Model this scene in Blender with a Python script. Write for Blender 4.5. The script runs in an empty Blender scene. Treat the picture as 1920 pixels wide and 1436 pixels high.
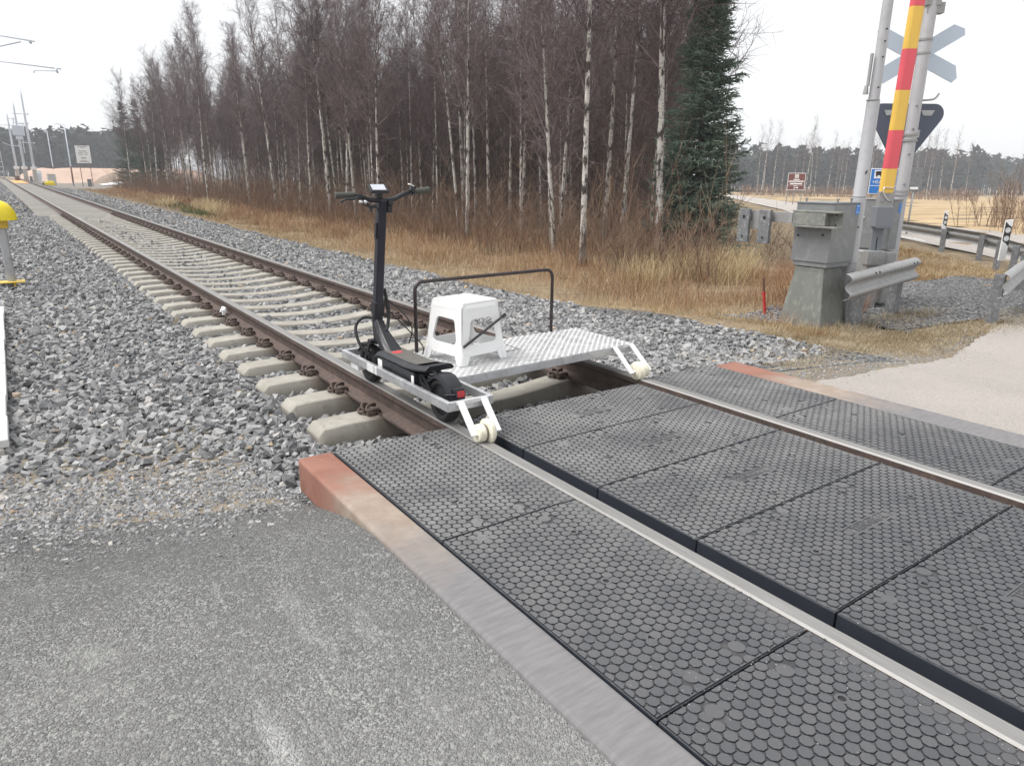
import bpy, bmesh, math, random
import numpy as np
from mathutils import Vector, Matrix, Euler
rnd = random.Random(7); RS = np.random.RandomState(11)
scene = bpy.context.scene; COL = scene.collection
pi = math.pi; rad = math.radians

# ------------------------------------------------------------ camera
YAW, PITCH, ROLL, CAMX, CAMZ, FPX = .617, .2838, .0097, -2.6762, 1.3293, 1305.15
cd = bpy.data.cameras.new('camera'); cam = bpy.data.objects.new('camera', cd); COL.objects.link(cam)
fw = Vector((math.sin(YAW)*math.cos(PITCH), math.cos(YAW)*math.cos(PITCH), -math.sin(PITCH)))
r0 = Vector((math.cos(YAW), -math.sin(YAW), 0)); u0 = r0.cross(fw)
rt = math.cos(ROLL)*r0 + math.sin(ROLL)*u0; up = -math.sin(ROLL)*r0 + math.cos(ROLL)*u0
cam.matrix_world = Matrix(((rt.x, up.x, -fw.x, CAMX), (rt.y, up.y, -fw.y, 0), (rt.z, up.z, -fw.z, CAMZ), (0, 0, 0, 1)))
cd.sensor_width = 36; cd.lens = FPX/1920*36; cd.clip_start = .05; cd.clip_end = 4000
scene.camera = cam
# ------------------------------------------------------------ sky, sun, exposure
SUN_EL, SUN_AZ = rad(58), rad(-62)           # azimuth measured from +Y towards +X
world = bpy.data.worlds.new('World'); scene.world = world; world.use_nodes = True
wn, wl = world.node_tree.nodes, world.node_tree.links; wn.clear()
wo = wn.new('ShaderNodeOutputWorld'); bg = wn.new('ShaderNodeBackground'); sky = wn.new('ShaderNodeTexSky')
sky.sky_type = 'NISHITA'; sky.sun_disc = False; sky.sun_elevation = SUN_EL; sky.sun_rotation = SUN_AZ
mx = wn.new('ShaderNodeMix'); mx.data_type = 'RGBA'; mx.inputs['Factor'].default_value = .93
mx.inputs['B'].default_value = (6.6, 6.68, 6.74, 1)
wl.new(sky.outputs[0], mx.inputs['A']); wl.new(mx.outputs['Result'], bg.inputs['Color'])
bg.inputs['Strength'].default_value = .1; wl.new(bg.outputs[0], wo.inputs['Surface'])
sl = bpy.data.lights.new('sun', 'SUN'); sl.energy = 2.4; sl.angle = rad(38); sl.color = (1, .97, .93)
so = bpy.data.objects.new('sun', sl); COL.objects.link(so)
sd = Vector((math.sin(SUN_AZ)*math.cos(SUN_EL), math.cos(SUN_AZ)*math.cos(SUN_EL), math.sin(SUN_EL)))
so.rotation_euler = sd.to_track_quat('Z', 'Y').to_euler(); so.location = (0, 0, 30)
scene.view_settings.view_transform = 'Standard'; scene.view_settings.look = 'None'
scene.view_settings.exposure = .76; scene.view_settings.gamma = 1

# ------------------------------------------------------------ helpers
def sm(a, b, t):
    t = min(1, max(0, (t-a)/(b-a))); return t*t*(3-2*t)
def tab(tb, x):
    if x <= tb[0][0]: return tb[0][1]
    for (a, va), (b, vb) in zip(tb, tb[1:]):
        if x <= b: return va+(vb-va)*(x-a)/(b-a)
    return tb[-1][1]
def along(y):
    t = y-16; return min(.5*(t+math.sqrt(t*t+25)), 150)
def xc(y): return -.0125*along(y)
def gz(y): return .0085*along(y)
PR_FAR = [(-40,-.5),(-6,-.34),(-3,-.26),(-1.3,-.235),(1.3,-.235),(1.9,-.25),(3.7,-.43),(5.2,-.66),(6.5,-.70),(9,-.52),(30,-.5),(60,-.8),(260,-2.7),(600,-3.2)]
PR_NEAR = [(-40,-.3),(-6,-.13),(-1.7,-.03),(-1.58,-.035),(-1.5,-.3),(1.6,-.3),(1.75,-.04),(3.2,-.16),(5.2,-.42),(8,-.44),(11,-.46),(16,-.6),(30,-.62),(60,-.85),(260,-2.7),(600,-3.2)]
def zg(x, y):
    xx = x-xc(y); f = tab(PR_FAR, xx); n = tab(PR_NEAR, xx)
    if x < 0: t = sm(2.3, 3.4, y)
    else: t = sm(2.9, 4.2, y)*(1-sm(2.8, 4.2, x))+sm(5.6, 8.5, y)*sm(2.8, 4.2, x)
    return n*(1-t)+f*t+gz(y)*(1 if x < 60 else max(0, 1-(x-60)/100))
fwn, rtn, upn = np.array(fw), np.array(rt), np.array(up)
def seen(P, m=.14):
    """points inside the picture widened by a margin, so that nothing far out of sight is built"""
    d = P-np.array([CAMX, 0, CAMZ]); z = d@fwn; z = np.where(z < .05, -1, z)
    x = FPX*(d@rtn)/z/1920; y = FPX*(d@upn)/z/1436
    return (z > 0) & (abs(x) < .5+m) & (abs(y) < .5+m)

def tag(o, label=None, cat=None, group=None, kind=None):
    for k, v in (('label', label), ('category', cat), ('group', group), ('kind', kind)):
        if v: o[k] = v
    return o
def root_loc(p):
    v = Vector((0, 0, 0))
    while p is not None: v = v+p.location; p = p.parent
    return v
def thing(name, label, cat, loc=(0, 0, 0), group=None):
    o = bpy.data.objects.new(name, None); COL.objects.link(o); o.location = loc
    return tag(o, label, cat, group)
class MB:
    def __init__(s): s.v = []; s.f = []; s.m = []
    def add(s, vs, fs, mi=0):
        b = len(s.v); s.v += [tuple(v) for v in vs]; s.f += [[b+i for i in f] for f in fs]; s.m += [mi]*len(fs); return s
    def box(s, c, d, rot=None, mi=0, taper=1.):
        vs = []
        for z in (-.5, .5):
            k = taper if z > 0 else 1
            for x, y in ((-.5, -.5), (.5, -.5), (.5, .5), (-.5, .5)):
                v = Vector((x*d[0]*k, y*d[1]*k, z*d[2]))
                if rot: v = rot @ v
                vs.append(v+Vector(c))
        return s.add(vs, [(3, 2, 1, 0), (4, 5, 6, 7), (0, 1, 5, 4), (1, 2, 6, 5), (2, 3, 7, 6), (3, 0, 4, 7)], mi)
    def beam(s, a, b, w, h, mi=0, upv=(0, 0, 1)):
        a, b = Vector(a), Vector(b); d = (b-a).normalized(); sd_ = d.cross(Vector(upv)).normalized(); u = sd_.cross(d)
        vs = [p+sd_*x*w+u*z*h for p in (a, b) for x, z in ((-.5, -.5), (.5, -.5), (.5, .5), (-.5, .5))]
        return s.add(vs, [(0, 1, 2, 3), (7, 6, 5, 4), (0, 4, 5, 1), (1, 5, 6, 2), (2, 6, 7, 3), (3, 7, 4, 0)], mi)
    def tube(s, path, r, n=8, mi=0, cap=True):
        path = [Vector(p) for p in path]; rs = r if isinstance(r, (list, tuple)) else [r]*len(path)
        t0 = (path[1]-path[0]).normalized(); ref = Vector((0, 0, 1)) if abs(t0.z) < .9 else Vector((1, 0, 0))
        sd_ = t0.cross(ref).normalized(); vs = []
        for i, p in enumerate(path):
            t = (path[min(i+1, len(path)-1)]-path[max(i-1, 0)]).normalized()
            sd_ = (sd_-t*sd_.dot(t)).normalized(); u = t.cross(sd_)
            vs += [p+(sd_*math.cos(a)+u*math.sin(a))*rs[i] for a in (2*pi*k/n for k in range(n))]
        fs = [(i*n+k, i*n+(k+1) % n, (i+1)*n+(k+1) % n, (i+1)*n+k) for i in range(len(path)-1) for k in range(n)]
        if cap: fs += [tuple(range(n-1, -1, -1)), tuple((len(path)-1)*n+k for k in range(n))]
        return s.add(vs, fs, mi)
    def lathe(s, c, axis, prof, n=24, mi=0):
        """prof: (distance along axis, radius) from c"""
        ax = Vector(axis).normalized(); u = ax.orthogonal().normalized(); w = ax.cross(u); c = Vector(c); m = len(prof)
        vs = [c+ax*a+(u*math.cos(2*pi*k/n)+w*math.sin(2*pi*k/n))*max(r, .0004) for a, r in prof for k in range(n)]
        fs = [(i*n+k, i*n+(k+1) % n, (i+1)*n+(k+1) % n, (i+1)*n+k) for i in range(m-1) for k in range(n)]
        if prof[0] != prof[-1]: fs += [tuple(range(n-1, -1, -1)), tuple((m-1)*n+k for k in range(n))]
        return s.add(vs, fs, mi)
    def prism(s, poly, o, ax, ay, an, th, mi=0):
        """outline poly (2-D) laid on the plane o + x*ax + y*ay and thickened along an"""
        o, ax, ay, an = Vector(o), Vector(ax), Vector(ay), Vector(an); n = len(poly)
        vs = [o+ax*x+ay*y for x, y in poly]+[o+ax*x+ay*y+an*th for x, y in poly]
        return s.add(vs, [tuple(range(n-1, -1, -1)), tuple(range(n, 2*n))]+[(i, (i+1) % n, n+(i+1) % n, n+i) for i in range(n)], mi)
    def ring(s, outer, inner, o, ax, ay, an, th, mi=0):
        """flat frame between two outlines with the same number of points"""
        o, ax, ay, an = Vector(o), Vector(ax), Vector(ay), Vector(an); n = len(outer)
        P = lambda q, k: o+ax*q[0]+ay*q[1]+an*(th*k)
        vs = [P(q, 0) for q in outer]+[P(q, 0) for q in inner]+[P(q, 1) for q in outer]+[P(q, 1) for q in inner]; fs = []
        for i in range(n):
            j = (i+1) % n
            fs += [(i, n+i, n+j, j), (2*n+i, 2*n+j, 3*n+j, 3*n+i), (i, j, 2*n+j, 2*n+i), (n+i, 3*n+i, 3*n+j, n+j)]
        return s.add(vs, fs, mi)
    def extrude(s, prof, path, frames, mi=0, mifun=None, cap=True):
        """closed profile (u,w) swept through path; frames: (side, up) per point"""
        n = len(prof); vs = []
        for p, (sd_, u) in zip(path, frames): vs += [Vector(p)+Vector(sd_)*a+Vector(u)*b for a, b in prof]
        b0 = len(s.v); s.v += [tuple(v) for v in vs]
        for i in range(len(path)-1):
            for k in range(n):
                s.f.append([b0+i*n+k, b0+i*n+(k+1) % n, b0+(i+1)*n+(k+1) % n, b0+(i+1)*n+k]); s.m.append(mifun(k) if mifun else mi)
        if cap:
            s.f += [[b0+k for k in range(n-1, -1, -1)], [b0+(len(path)-1)*n+k for k in range(n)]]; s.m += [mi, mi]
        return s
    def build(s, name, mats, parent=None, smooth=False, bevel=0, seg=2, auto=None):
        off = root_loc(parent) if parent is not None else Vector((0, 0, 0))
        me = bpy.data.meshes.new(name); me.from_pydata([(v[0]-off.x, v[1]-off.y, v[2]-off.z) for v in s.v], [], s.f)
        mats = mats if isinstance(mats, (list, tuple)) else [mats]
        for m in mats: me.materials.append(m)
        me.polygons.foreach_set('material_index', s.m)
        bm = bmesh.new(); bm.from_mesh(me); bmesh.ops.recalc_face_normals(bm, faces=bm.faces); bm.to_mesh(me); bm.free()
        o = bpy.data.objects.new(name, me); COL.objects.link(o)
        if parent is not None: o.parent = parent
        if smooth: me.shade_smooth()
        if auto: me.shade_smooth(); me.set_sharp_from_angle(angle=rad(auto))
        if bevel:
            b = o.modifiers.new('bevel', 'BEVEL'); b.width = bevel; b.segments = seg; b.limit_method = 'ANGLE'; b.angle_limit = rad(40)
        return o
def mesh_np(name, V, F, mat, smooth=False, parent=None, mi=None):
    V = np.asarray(V, np.float32); F = np.asarray(F, np.int32); me = bpy.data.meshes.new(name); k = F.shape[1]
    me.vertices.add(len(V)); me.vertices.foreach_set('co', V.ravel()); me.loops.add(F.size); me.loops.foreach_set('vertex_index', F.ravel())
    me.polygons.add(len(F)); me.polygons.foreach_set('loop_start', np.arange(0, F.size, k, dtype=np.int32))
    try: me.polygons.foreach_set('loop_total', np.full(len(F), k, np.int32))
    except Exception: pass
    for m in (mat if isinstance(mat, (list, tuple)) else [mat]): me.materials.append(m)
    if mi is not None: me.polygons.foreach_set('material_index', np.asarray(mi, np.int32))
    me.update(calc_edges=True)
    (me.shade_smooth if smooth else me.shade_flat)()
    o = bpy.data.objects.new(name, me); COL.objects.link(o)
    if parent is not None: o.parent = parent
    return o
def sheet(name, xs, ys, zf, mat, keep=None, kind='structure', thick=0):
    V = [(x, y, zf(x, y)) for y in ys for x in xs]; n = len(xs); F = []
    for j in range(len(ys)-1):
        for i in range(n-1):
            if keep is None or keep((xs[i]+xs[i+1])/2, (ys[j]+ys[j+1])/2): F.append((j*n+i, j*n+i+1, (j+1)*n+i+1, (j+1)*n+i))
    return tag(mesh_np(name, V, F, mat, True), kind=kind)
def lin(a, b, n): return [a+(b-a)*i/(n-1) for i in range(n)]

# ------------------------------------------------------------ materials
def nodes(name):
    m = bpy.data.materials.new(name); m.use_nodes = True; nt = m.node_tree; b = nt.nodes['Principled BSDF']; return m, nt, b
def N(nt, t, **kw):
    n = nt.nodes.new(t)
    for k, v in kw.items():
        if k in n.inputs: n.inputs[k].default_value = v
        else: setattr(n, k, v)
    return n
def mixc(nt, fac, a, b, mode='MIX'):
    n = nt.nodes.new('ShaderNodeMix'); n.data_type = 'RGBA'; n.blend_type = mode
    for s, v in (('Factor', fac), ('A', a), ('B', b)):
        i = n.inputs[s]
        if hasattr(v, 'links'): nt.links.new(v, i)
        elif s == 'Factor': i.default_value = v
        else: i.default_value = (*v, 1) if len(v) == 3 else v
    return n.outputs['Result']
def ramp(nt, src, a, b, va=0., vb=1.):
    n = nt.nodes.new('ShaderNodeMapRange'); n.inputs['From Min'].default_value = a; n.inputs['From Max'].default_value = b
    n.inputs['To Min'].default_value = va; n.inputs['To Max'].default_value = vb; nt.links.new(src, n.inputs['Value']); return n.outputs[0]
def coords(nt, scale=None, perobj=False):
    tc = nt.nodes.new('ShaderNodeTexCoord'); out = tc.outputs['Object']
    if perobj:
        oi = nt.nodes.new('ShaderNodeObjectInfo'); mu = N(nt, 'ShaderNodeVectorMath', operation='SCALE'); mu.inputs[0].default_value = (37, 51, 23)
        nt.links.new(oi.outputs['Random'], mu.inputs['Scale']); ad = N(nt, 'ShaderNodeVectorMath', operation='ADD')
        nt.links.new(out, ad.inputs[0]); nt.links.new(mu.outputs[0], ad.inputs[1]); out = ad.outputs[0]
    if scale:
        mp = nt.nodes.new('ShaderNodeMapping'); mp.inputs['Scale'].default_value = scale; nt.links.new(out, mp.inputs[0]); out = mp.outputs[0]
    return out
def noise(nt, co, scale, detail=4, rough=.55):
    n = N(nt, 'ShaderNodeTexNoise', Scale=scale, Detail=detail, Roughness=rough); nt.links.new(co, n.inputs['Vector']); return n.outputs[0]
def voro(nt, co, scale, feature='F1'):
    n = N(nt, 'ShaderNodeTexVoronoi', Scale=scale, feature=feature); nt.links.new(co, n.inputs['Vector']); return n
def bump(nt, b, h, strength, dist=.01):
    n = N(nt, 'ShaderNodeBump', Strength=strength, Distance=dist); nt.links.new(h, n.inputs['Height']); nt.links.new(n.outputs[0], b.inputs['Normal'])
def mat(name, col, rough=.6, metal=0., var=.25, scale=6., bs=0., bscale=80., col2=None, f2=.35, spec=.5, perobj=False, stretch=None, s2=None):
    """paint / metal / plastic with mottling, a second dirt colour in patches and a fine bump"""
    m, nt, b = nodes(name); co = coords(nt, stretch, perobj)
    n1 = noise(nt, co, scale, 5); c = mixc(nt, ramp(nt, n1, .3, .7), [k*(1-var) for k in col], [min(1, k*(1+var*.7)) for k in col])
    if col2:
        n2 = noise(nt, co, s2 or scale*2.7, 6, .65); c = mixc(nt, ramp(nt, n2, .62-f2*.4, .78-f2*.25), c, col2)
    nt.links.new(c, b.inputs['Base Color']); b.inputs['Metallic'].default_value = metal; b.inputs['Specular IOR Level'].default_value = spec
    nt.links.new(ramp(nt, n1, .3, .7, max(.05, rough-.1), min(1, rough+.1)), b.inputs['Roughness'])
    if bs: bump(nt, b, noise(nt, co, bscale, 4), bs, .004)
    return m
def island(name, cols, rough=.85, spec=.3, bs=0., bscale=120, patch=None, ps=.7, perobj=0.):
    """colour drawn per loose piece (stones, blades, twigs)"""
    m, nt, b = nodes(name); g = nt.nodes.new('ShaderNodeNewGeometry'); r = nt.nodes.new('ShaderNodeValToRGB')
    e = r.color_ramp.elements; e[0].position = 0; e[0].color = (*cols[0][1], 1); e[1].position = 1; e[1].color = (*cols[-1][1], 1)
    for p, c in cols[1:-1]: k = e.new(p); k.color = (*c, 1)
    nt.links.new(g.outputs['Random Per Island'], r.inputs[0]); c = r.outputs[0]
    co = coords(nt); n1 = noise(nt, co, 40, 4)
    c = mixc(nt, ramp(nt, n1, .35, .65), c, mixc(nt, 1., c, (.72, .72, .74), 'MULTIPLY'))
    if patch: c = mixc(nt, ramp(nt, noise(nt, co, ps, 4, .6), .46, .60), c, mixc(nt, 1., c, patch, 'MULTIPLY'))
    if perobj:
        oi = nt.nodes.new('ShaderNodeObjectInfo'); c = mixc(nt, ramp(nt, oi.outputs['Random'], 0, 1, 0, perobj), c, mixc(nt, 1., c, (.68, .64, .67), 'MULTIPLY'))
    nt.links.new(c, b.inputs['Base Color']); b.inputs['Roughness'].default_value = rough; b.inputs['Specular IOR Level'].default_value = spec
    if bs: bump(nt, b, noise(nt, co, bscale, 3), bs, .004)
    return m
def asphalt(name, c0, c1, c2, vs=205., streak=True):
    m, nt, b = nodes(name); co = coords(nt); v = voro(nt, co, vs); v2 = voro(nt, co, vs*.5)
    sx = N(nt, 'ShaderNodeSeparateColor'); nt.links.new(v.outputs['Color'], sx.inputs[0]); sy = N(nt, 'ShaderNodeSeparateColor'); nt.links.new(v2.outputs['Color'], sy.inputs[0])
    big = noise(nt, co, .8, 6, .62); mid = noise(nt, co, 4, 6, .7); fine = noise(nt, co, 45, 4, .7)
    mul = lambda p, q: (lambda n: (nt.links.new(p, n.inputs[0]), nt.links.new(q, n.inputs[1]) if hasattr(q, 'links') else setattr(n.inputs[1], 'default_value', q), n.outputs[0])[2])(N(nt, 'ShaderNodeMath', operation='MULTIPLY'))
    c = mixc(nt, ramp(nt, big, .36, .64), c0, c1)
    if streak:      # the tarred patch next to the track is darker; its edge is ragged
        s = N(nt, 'ShaderNodeSeparateXYZ'); nt.links.new(co, s.inputs[0]); ad = N(nt, 'ShaderNodeMath', operation='MULTIPLY_ADD'); nt.links.new(mid, ad.inputs[0]); ad.inputs[1].default_value = 1.5; nt.links.new(s.outputs[1], ad.inputs[2])
        c = mixc(nt, ramp(nt, ad.outputs[0], 1.9, 4.0, 0, .9), c, [k*.5 for k in c0])
    c = mixc(nt, mul(ramp(nt, sx.outputs[0], .5, 1.), ramp(nt, mid, .32, .66, .15, .95)), c, c2)
    c = mixc(nt, mul(ramp(nt, sy.outputs[0], .78, .98), ramp(nt, fine, .4, .6, .1, .8)), c, [min(1, k*1.12) for k in c2])
    c = mixc(nt, ramp(nt, fine, .52, .75, 0, .6), c, [k*.5 for k in c0])
    if streak:      # pale scuffs left by tyres, curving along the road
        mp = N(nt, 'ShaderNodeMapping'); mp.inputs['Rotation'].default_value = (0, 0, rad(24)); mp.inputs['Scale'].default_value = (1.2, .12, 1); nt.links.new(co, mp.inputs[0])
        k = mul(ramp(nt, noise(nt, mp.outputs[0], 5.5, 6, .72), .56, .70), ramp(nt, noise(nt, co, 1.05, 3), .47, .60)); k = mul(k, ramp(nt, sx.outputs[1], .1, .8, .15, .9)); c = mixc(nt, k, c, (.55, .55, .54))
        k = mul(ramp(nt, noise(nt, co, 1.6, 6, .75), .60, .72), ramp(nt, sx.outputs[2], .2, .9, .1, .8)); c = mixc(nt, k, c, (.44, .44, .42))
    nt.links.new(c, b.inputs['Base Color']); b.inputs['Roughness'].default_value = .88; b.inputs['Specular IOR Level'].default_value = .25
    h = N(nt, 'ShaderNodeMath', operation='ADD'); nt.links.new(v.outputs['Distance'], h.inputs[0]); nt.links.new(v2.outputs['Distance'], h.inputs[1])
    hn = mul(h.outputs[0], -1.); bump(nt, b, hn, 1., .006); return m
def ground_mat(name, cols, s1=.35, s2=7., bs=.6, stretch=None):
    m, nt, b = nodes(name); co = coords(nt, stretch); c = mixc(nt, ramp(nt, noise(nt, co, s1, 5), .38, .62), cols[0], cols[1])
    c = mixc(nt, ramp(nt, noise(nt, co, s2, 6, .7), .45, .65), c, cols[2]); c = mixc(nt, ramp(nt, noise(nt, co, s2*6, 3), .5, .75), c, cols[3])
    nt.links.new(c, b.inputs['Base Color']); b.inputs['Roughness'].default_value = .95; b.inputs['Specular IOR Level'].default_value = .1
    bump(nt, b, noise(nt, co, s2*5, 6, .7), bs, .03); return m

ASPH = asphalt('asphalt_worn', (.165, .165, .166), (.235, .233, .228), (.40, .40, .385))
ROADR = asphalt('asphalt_dusty', (.375, .345, .32), (.425, .39, .36), (.465, .43, .40), 150, False)
STONE = island('crushed_stone', [(0, (.155, .156, .159)), (.3, (.245, .247, .25)), (.6, (.32, .32, .32)), (.9, (.43, .426, .42)), (.99, (.42, .40, .37)), (1, (.5, .36, .22))], .9, .2, .15)
STONE_D = island('grey_gravel', [(0, (.14, .142, .15)), (.4, (.235, .238, .245)), (.8, (.32, .32, .325)), (1, (.42, .42, .42))], .85, .3, .3)
def stone_base(name, a, b_, sc):
    m, nt, b = nodes(name); co = coords(nt); v = voro(nt, co, sc); s = N(nt, 'ShaderNodeSeparateColor'); nt.links.new(v.outputs['Color'], s.inputs[0])
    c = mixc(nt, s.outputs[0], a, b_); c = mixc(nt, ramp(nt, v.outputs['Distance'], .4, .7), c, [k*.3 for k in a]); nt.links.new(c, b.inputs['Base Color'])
    hn = N(nt, 'ShaderNodeMath', operation='MULTIPLY'); hn.inputs[1].default_value = -1; nt.links.new(v.outputs['Distance'], hn.inputs[0])
    b.inputs['Roughness'].default_value = .9; b.inputs['Specular IOR Level'].default_value = .2; bump(nt, b, hn.outputs[0], 1., .03); return m
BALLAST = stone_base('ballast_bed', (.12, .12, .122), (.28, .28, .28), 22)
FILL = ground_mat('sand_fill', [(.22, .21, .195), (.27, .257, .24), (.19, .185, .17), (.31, .30, .285)], .5, 9)
EARTH = ground_mat('forest_floor', [(.21, .165, .11), (.28, .215, .14), (.15, .12, .085), (.37, .29, .19)], .35, 3)
DIRT = ground_mat('dirt_verge', [(.22, .19, .15), (.27, .225, .165), (.16, .145, .125), (.33, .29, .245)], .9, 9)
YARD = ground_mat('sandy_yard', [(.21, .195, .18), (.25, .23, .20), (.17, .155, .14), (.29, .26, .22)], .1, 1.2)
FIELD = ground_mat('stubble_field', [(.41, .30, .17), (.48, .36, .215), (.28, .20, .12), (.52, .40, .25)], .05, .55, .6, (.10, 1.6, 1))
MOUND = ground_mat('sand_mound', [(.46, .33, .26), (.50, .38, .31), (.38, .27, .21), (.54, .42, .35)], .08, .6, .5)
SPOIL = ground_mat('dark_spoil', [(.22, .17, .13), (.30, .23, .18), (.14, .11, .09), (.36, .30, .25)], .5, 2)
SNOW = mat('old_snow', (.86, .88, .92), .6, 0, .05, 3)
RUST = mat('rail_rust', (.125, .088, .075), .75, .15, .3, 9, .3, 60, (.075, .06, .055), .5, .35)
RAILTOP = mat('rail_polished', (.27, .268, .265), .5, .35, .25, 12, .15, 90, (.25, .235, .22), .45, .5, stretch=(14, .35, 1))
CONC = mat('sleeper_concrete', (.49, .465, .42), .85, 0, .16, 7, .5, 140, (.37, .34, .30), .45, .25, perobj=True)
def sleeper_mat():
    m, nt, b = nodes('sleeper_concrete_stained'); co = coords(nt, None, True); tc = N(nt, 'ShaderNodeTexCoord'); sp = N(nt, 'ShaderNodeSeparateXYZ'); nt.links.new(tc.outputs['Object'], sp.inputs[0])
    c = mixc(nt, ramp(nt, noise(nt, co, 6, 5), .3, .7), (.29, .272, .24), (.39, .37, .33)); c = mixc(nt, ramp(nt, noise(nt, co, 20, 5, .7), .55, .75), c, (.24, .22, .185))
    ab = N(nt, 'ShaderNodeMath', operation='ABSOLUTE'); nt.links.new(sp.outputs[0], ab.inputs[0]); su = N(nt, 'ShaderNodeMath', operation='SUBTRACT'); nt.links.new(ab.outputs[0], su.inputs[0]); su.inputs[1].default_value = .8
    a2 = N(nt, 'ShaderNodeMath', operation='ABSOLUTE'); nt.links.new(su.outputs[0], a2.inputs[0]); nz = N(nt, 'ShaderNodeMath', operation='MULTIPLY_ADD'); nt.links.new(noise(nt, co, 9, 4), nz.inputs[0]); nz.inputs[1].default_value = .14; nt.links.new(a2.outputs[0], nz.inputs[2])
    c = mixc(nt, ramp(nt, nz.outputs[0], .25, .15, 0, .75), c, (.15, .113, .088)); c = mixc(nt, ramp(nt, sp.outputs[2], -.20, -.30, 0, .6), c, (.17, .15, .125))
    nt.links.new(c, b.inputs['Base Color']); b.inputs['Roughness'].default_value = .9; b.inputs['Specular IOR Level'].default_value = .2; bump(nt, b, noise(nt, co, 140, 4), .5, .004); return m
SLEEPM = sleeper_mat()
CONC_DARK = mat('machine_concrete', (.185, .19, .178), .85, 0, .15, 5, .4, 160, (.27, .28, .24), .25, .25, stretch=(1, 1, .55), s2=16)
KERB = None
def kerb_mat():
    m, nt, b = nodes('kerb_concrete'); co = coords(nt); s = N(nt, 'ShaderNodeSeparateXYZ'); nt.links.new(co, s.inputs[0])
    n1 = noise(nt, co, 4, 6, .65); ad = N(nt, 'ShaderNodeMath', operation='MULTIPLY_ADD'); nt.links.new(n1, ad.inputs[0]); ad.inputs[1].default_value = .9; nt.links.new(s.outputs[1], ad.inputs[2])
    t1 = ramp(nt, ad.outputs[0], 2.35, 2.9); t2 = ramp(nt, ad.outputs[0], 3.05, 3.4)
    g = mixc(nt, ramp(nt, noise(nt, coords(nt, (1, 6, 1)), 9, 5), .35, .65), (.165, .160, .164), (.205, .20, .203))
    sand = mixc(nt, ramp(nt, noise(nt, co, 7, 5, .7), .4, .62), (.27, .21, .17), (.33, .275, .23)); red = mixc(nt, ramp(nt, n1, .35, .6), (.205, .088, .064), (.28, .14, .105))
    c = mixc(nt, t1, g, sand); c = mixc(nt, t2, c, red); nt.links.new(c, b.inputs['Base Color']); b.inputs['Roughness'].default_value = .85
    b.inputs['Specular IOR Level'].default_value = .3; bump(nt, b, noise(nt, co, 130, 4), .35, .003); return m
KERB = kerb_mat()
def rubber(name, lo, hi, dust):
    m, nt, b = nodes(name); oi = nt.nodes.new('ShaderNodeObjectInfo'); av = N(nt, 'ShaderNodeVectorMath', operation='ADD'); nt.links.new(coords(nt), av.inputs[0]); nt.links.new(oi.outputs['Location'], av.inputs[1]); co = av.outputs[0]
    g = nt.nodes.new('ShaderNodeNewGeometry'); s = N(nt, 'ShaderNodeSeparateXYZ'); nt.links.new(co, s.inputs[0])
    c = mixc(nt, g.outputs['Random Per Island'], lo, hi)
    band = ramp(nt, s.outputs[1], 1.0, 2.3, .12, 1.); n1 = ramp(nt, noise(nt, co, 2.3, 5, .6), .36, .62, .25, 1.); n2 = ramp(nt, noise(nt, co, 60, 4, .7), .35, .6, .4, 1.)
    a = N(nt, 'ShaderNodeMath', operation='MULTIPLY'); nt.links.new(band, a.inputs[0]); nt.links.new(n1, a.inputs[1])
    a2 = N(nt, 'ShaderNodeMath', operation='MULTIPLY'); nt.links.new(a.outputs[0], a2.inputs[0]); nt.links.new(n2, a2.inputs[1]); a3 = N(nt, 'ShaderNodeMath', operation='MULTIPLY'); a3.inputs[1].default_value = dust; nt.links.new(a2.outputs[0], a3.inputs[0])
    c = mixc(nt, a3.outputs[0], c, (.31, .305, .295))
    sc = noise(nt, co, 22, 6, .75); sc2 = N(nt, 'ShaderNodeMath', operation='MULTIPLY'); nt.links.new(ramp(nt, sc, .66, .72), sc2.inputs[0]); nt.links.new(ramp(nt, noise(nt, co, 3.1, 2), .56, .66, 0, .8), sc2.inputs[1])
    c = mixc(nt, sc2.outputs[0], c, (.28, .28, .28))
    nt.links.new(c, b.inputs['Base Color']); b.inputs['Roughness'].default_value = .62; b.inputs['Specular IOR Level'].default_value = .35; bump(nt, b, noise(nt, co, 170, 4), .15, .002); return m
RUB_STUD = rubber('rubber_studs', (.066, .068, .076), (.085, .086, .091), .62)
RUB_BASE = mat('rubber_base', (.056, .057, .062), .75, 0, .2, 14, .2, 150, (.11, .11, .106), .3, .35)
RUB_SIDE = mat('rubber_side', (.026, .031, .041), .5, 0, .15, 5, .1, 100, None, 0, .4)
ALU = mat('aluminium', (.66, .67, .69), .38, .75, .12, 9, .12, 160, (.50, .51, .53), .35, .5)
ALU_W = mat('aluminium_pale', (.82, .82, .82), .42, .25, .06, 12, .1, 160)
DECKP = mat('tread_plate', (.60, .60, .605), .42, .6, .15, 9, .1, 120, (.46, .46, .47), .35, .5)
NYLON = mat('cream_nylon', (.80, .76, .62), .45, 0, .06, 18, .08, 120, (.60, .54, .40), .35, .5)
DARKRING = mat('worn_groove', (.22, .2, .17), .7, .2, .2, 20)
BLACKP = mat('black_paint', (.022, .022, .026), .4, .1, .2, 14, .08, 160, (.06, .05, .05), .25, .5)
BROWNP = mat('rail_tube_paint', (.05, .032, .032), .4, .2, .35, 9, .1, 120, (.018, .018, .02), .5, .5)
SCOOT = mat('scooter_black', (.018, .019, .024), .42, .1, .2, 14, .05, 160, None, 0, .5)
SCOOT_N = mat('scooter_stem', (.03, .03, .043), .36, .25, .1, 9, .03, 160)
TYRE = mat('tyre_rubber', (.022, .022, .024), .75, 0, .2, 20, .2, 120)
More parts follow.
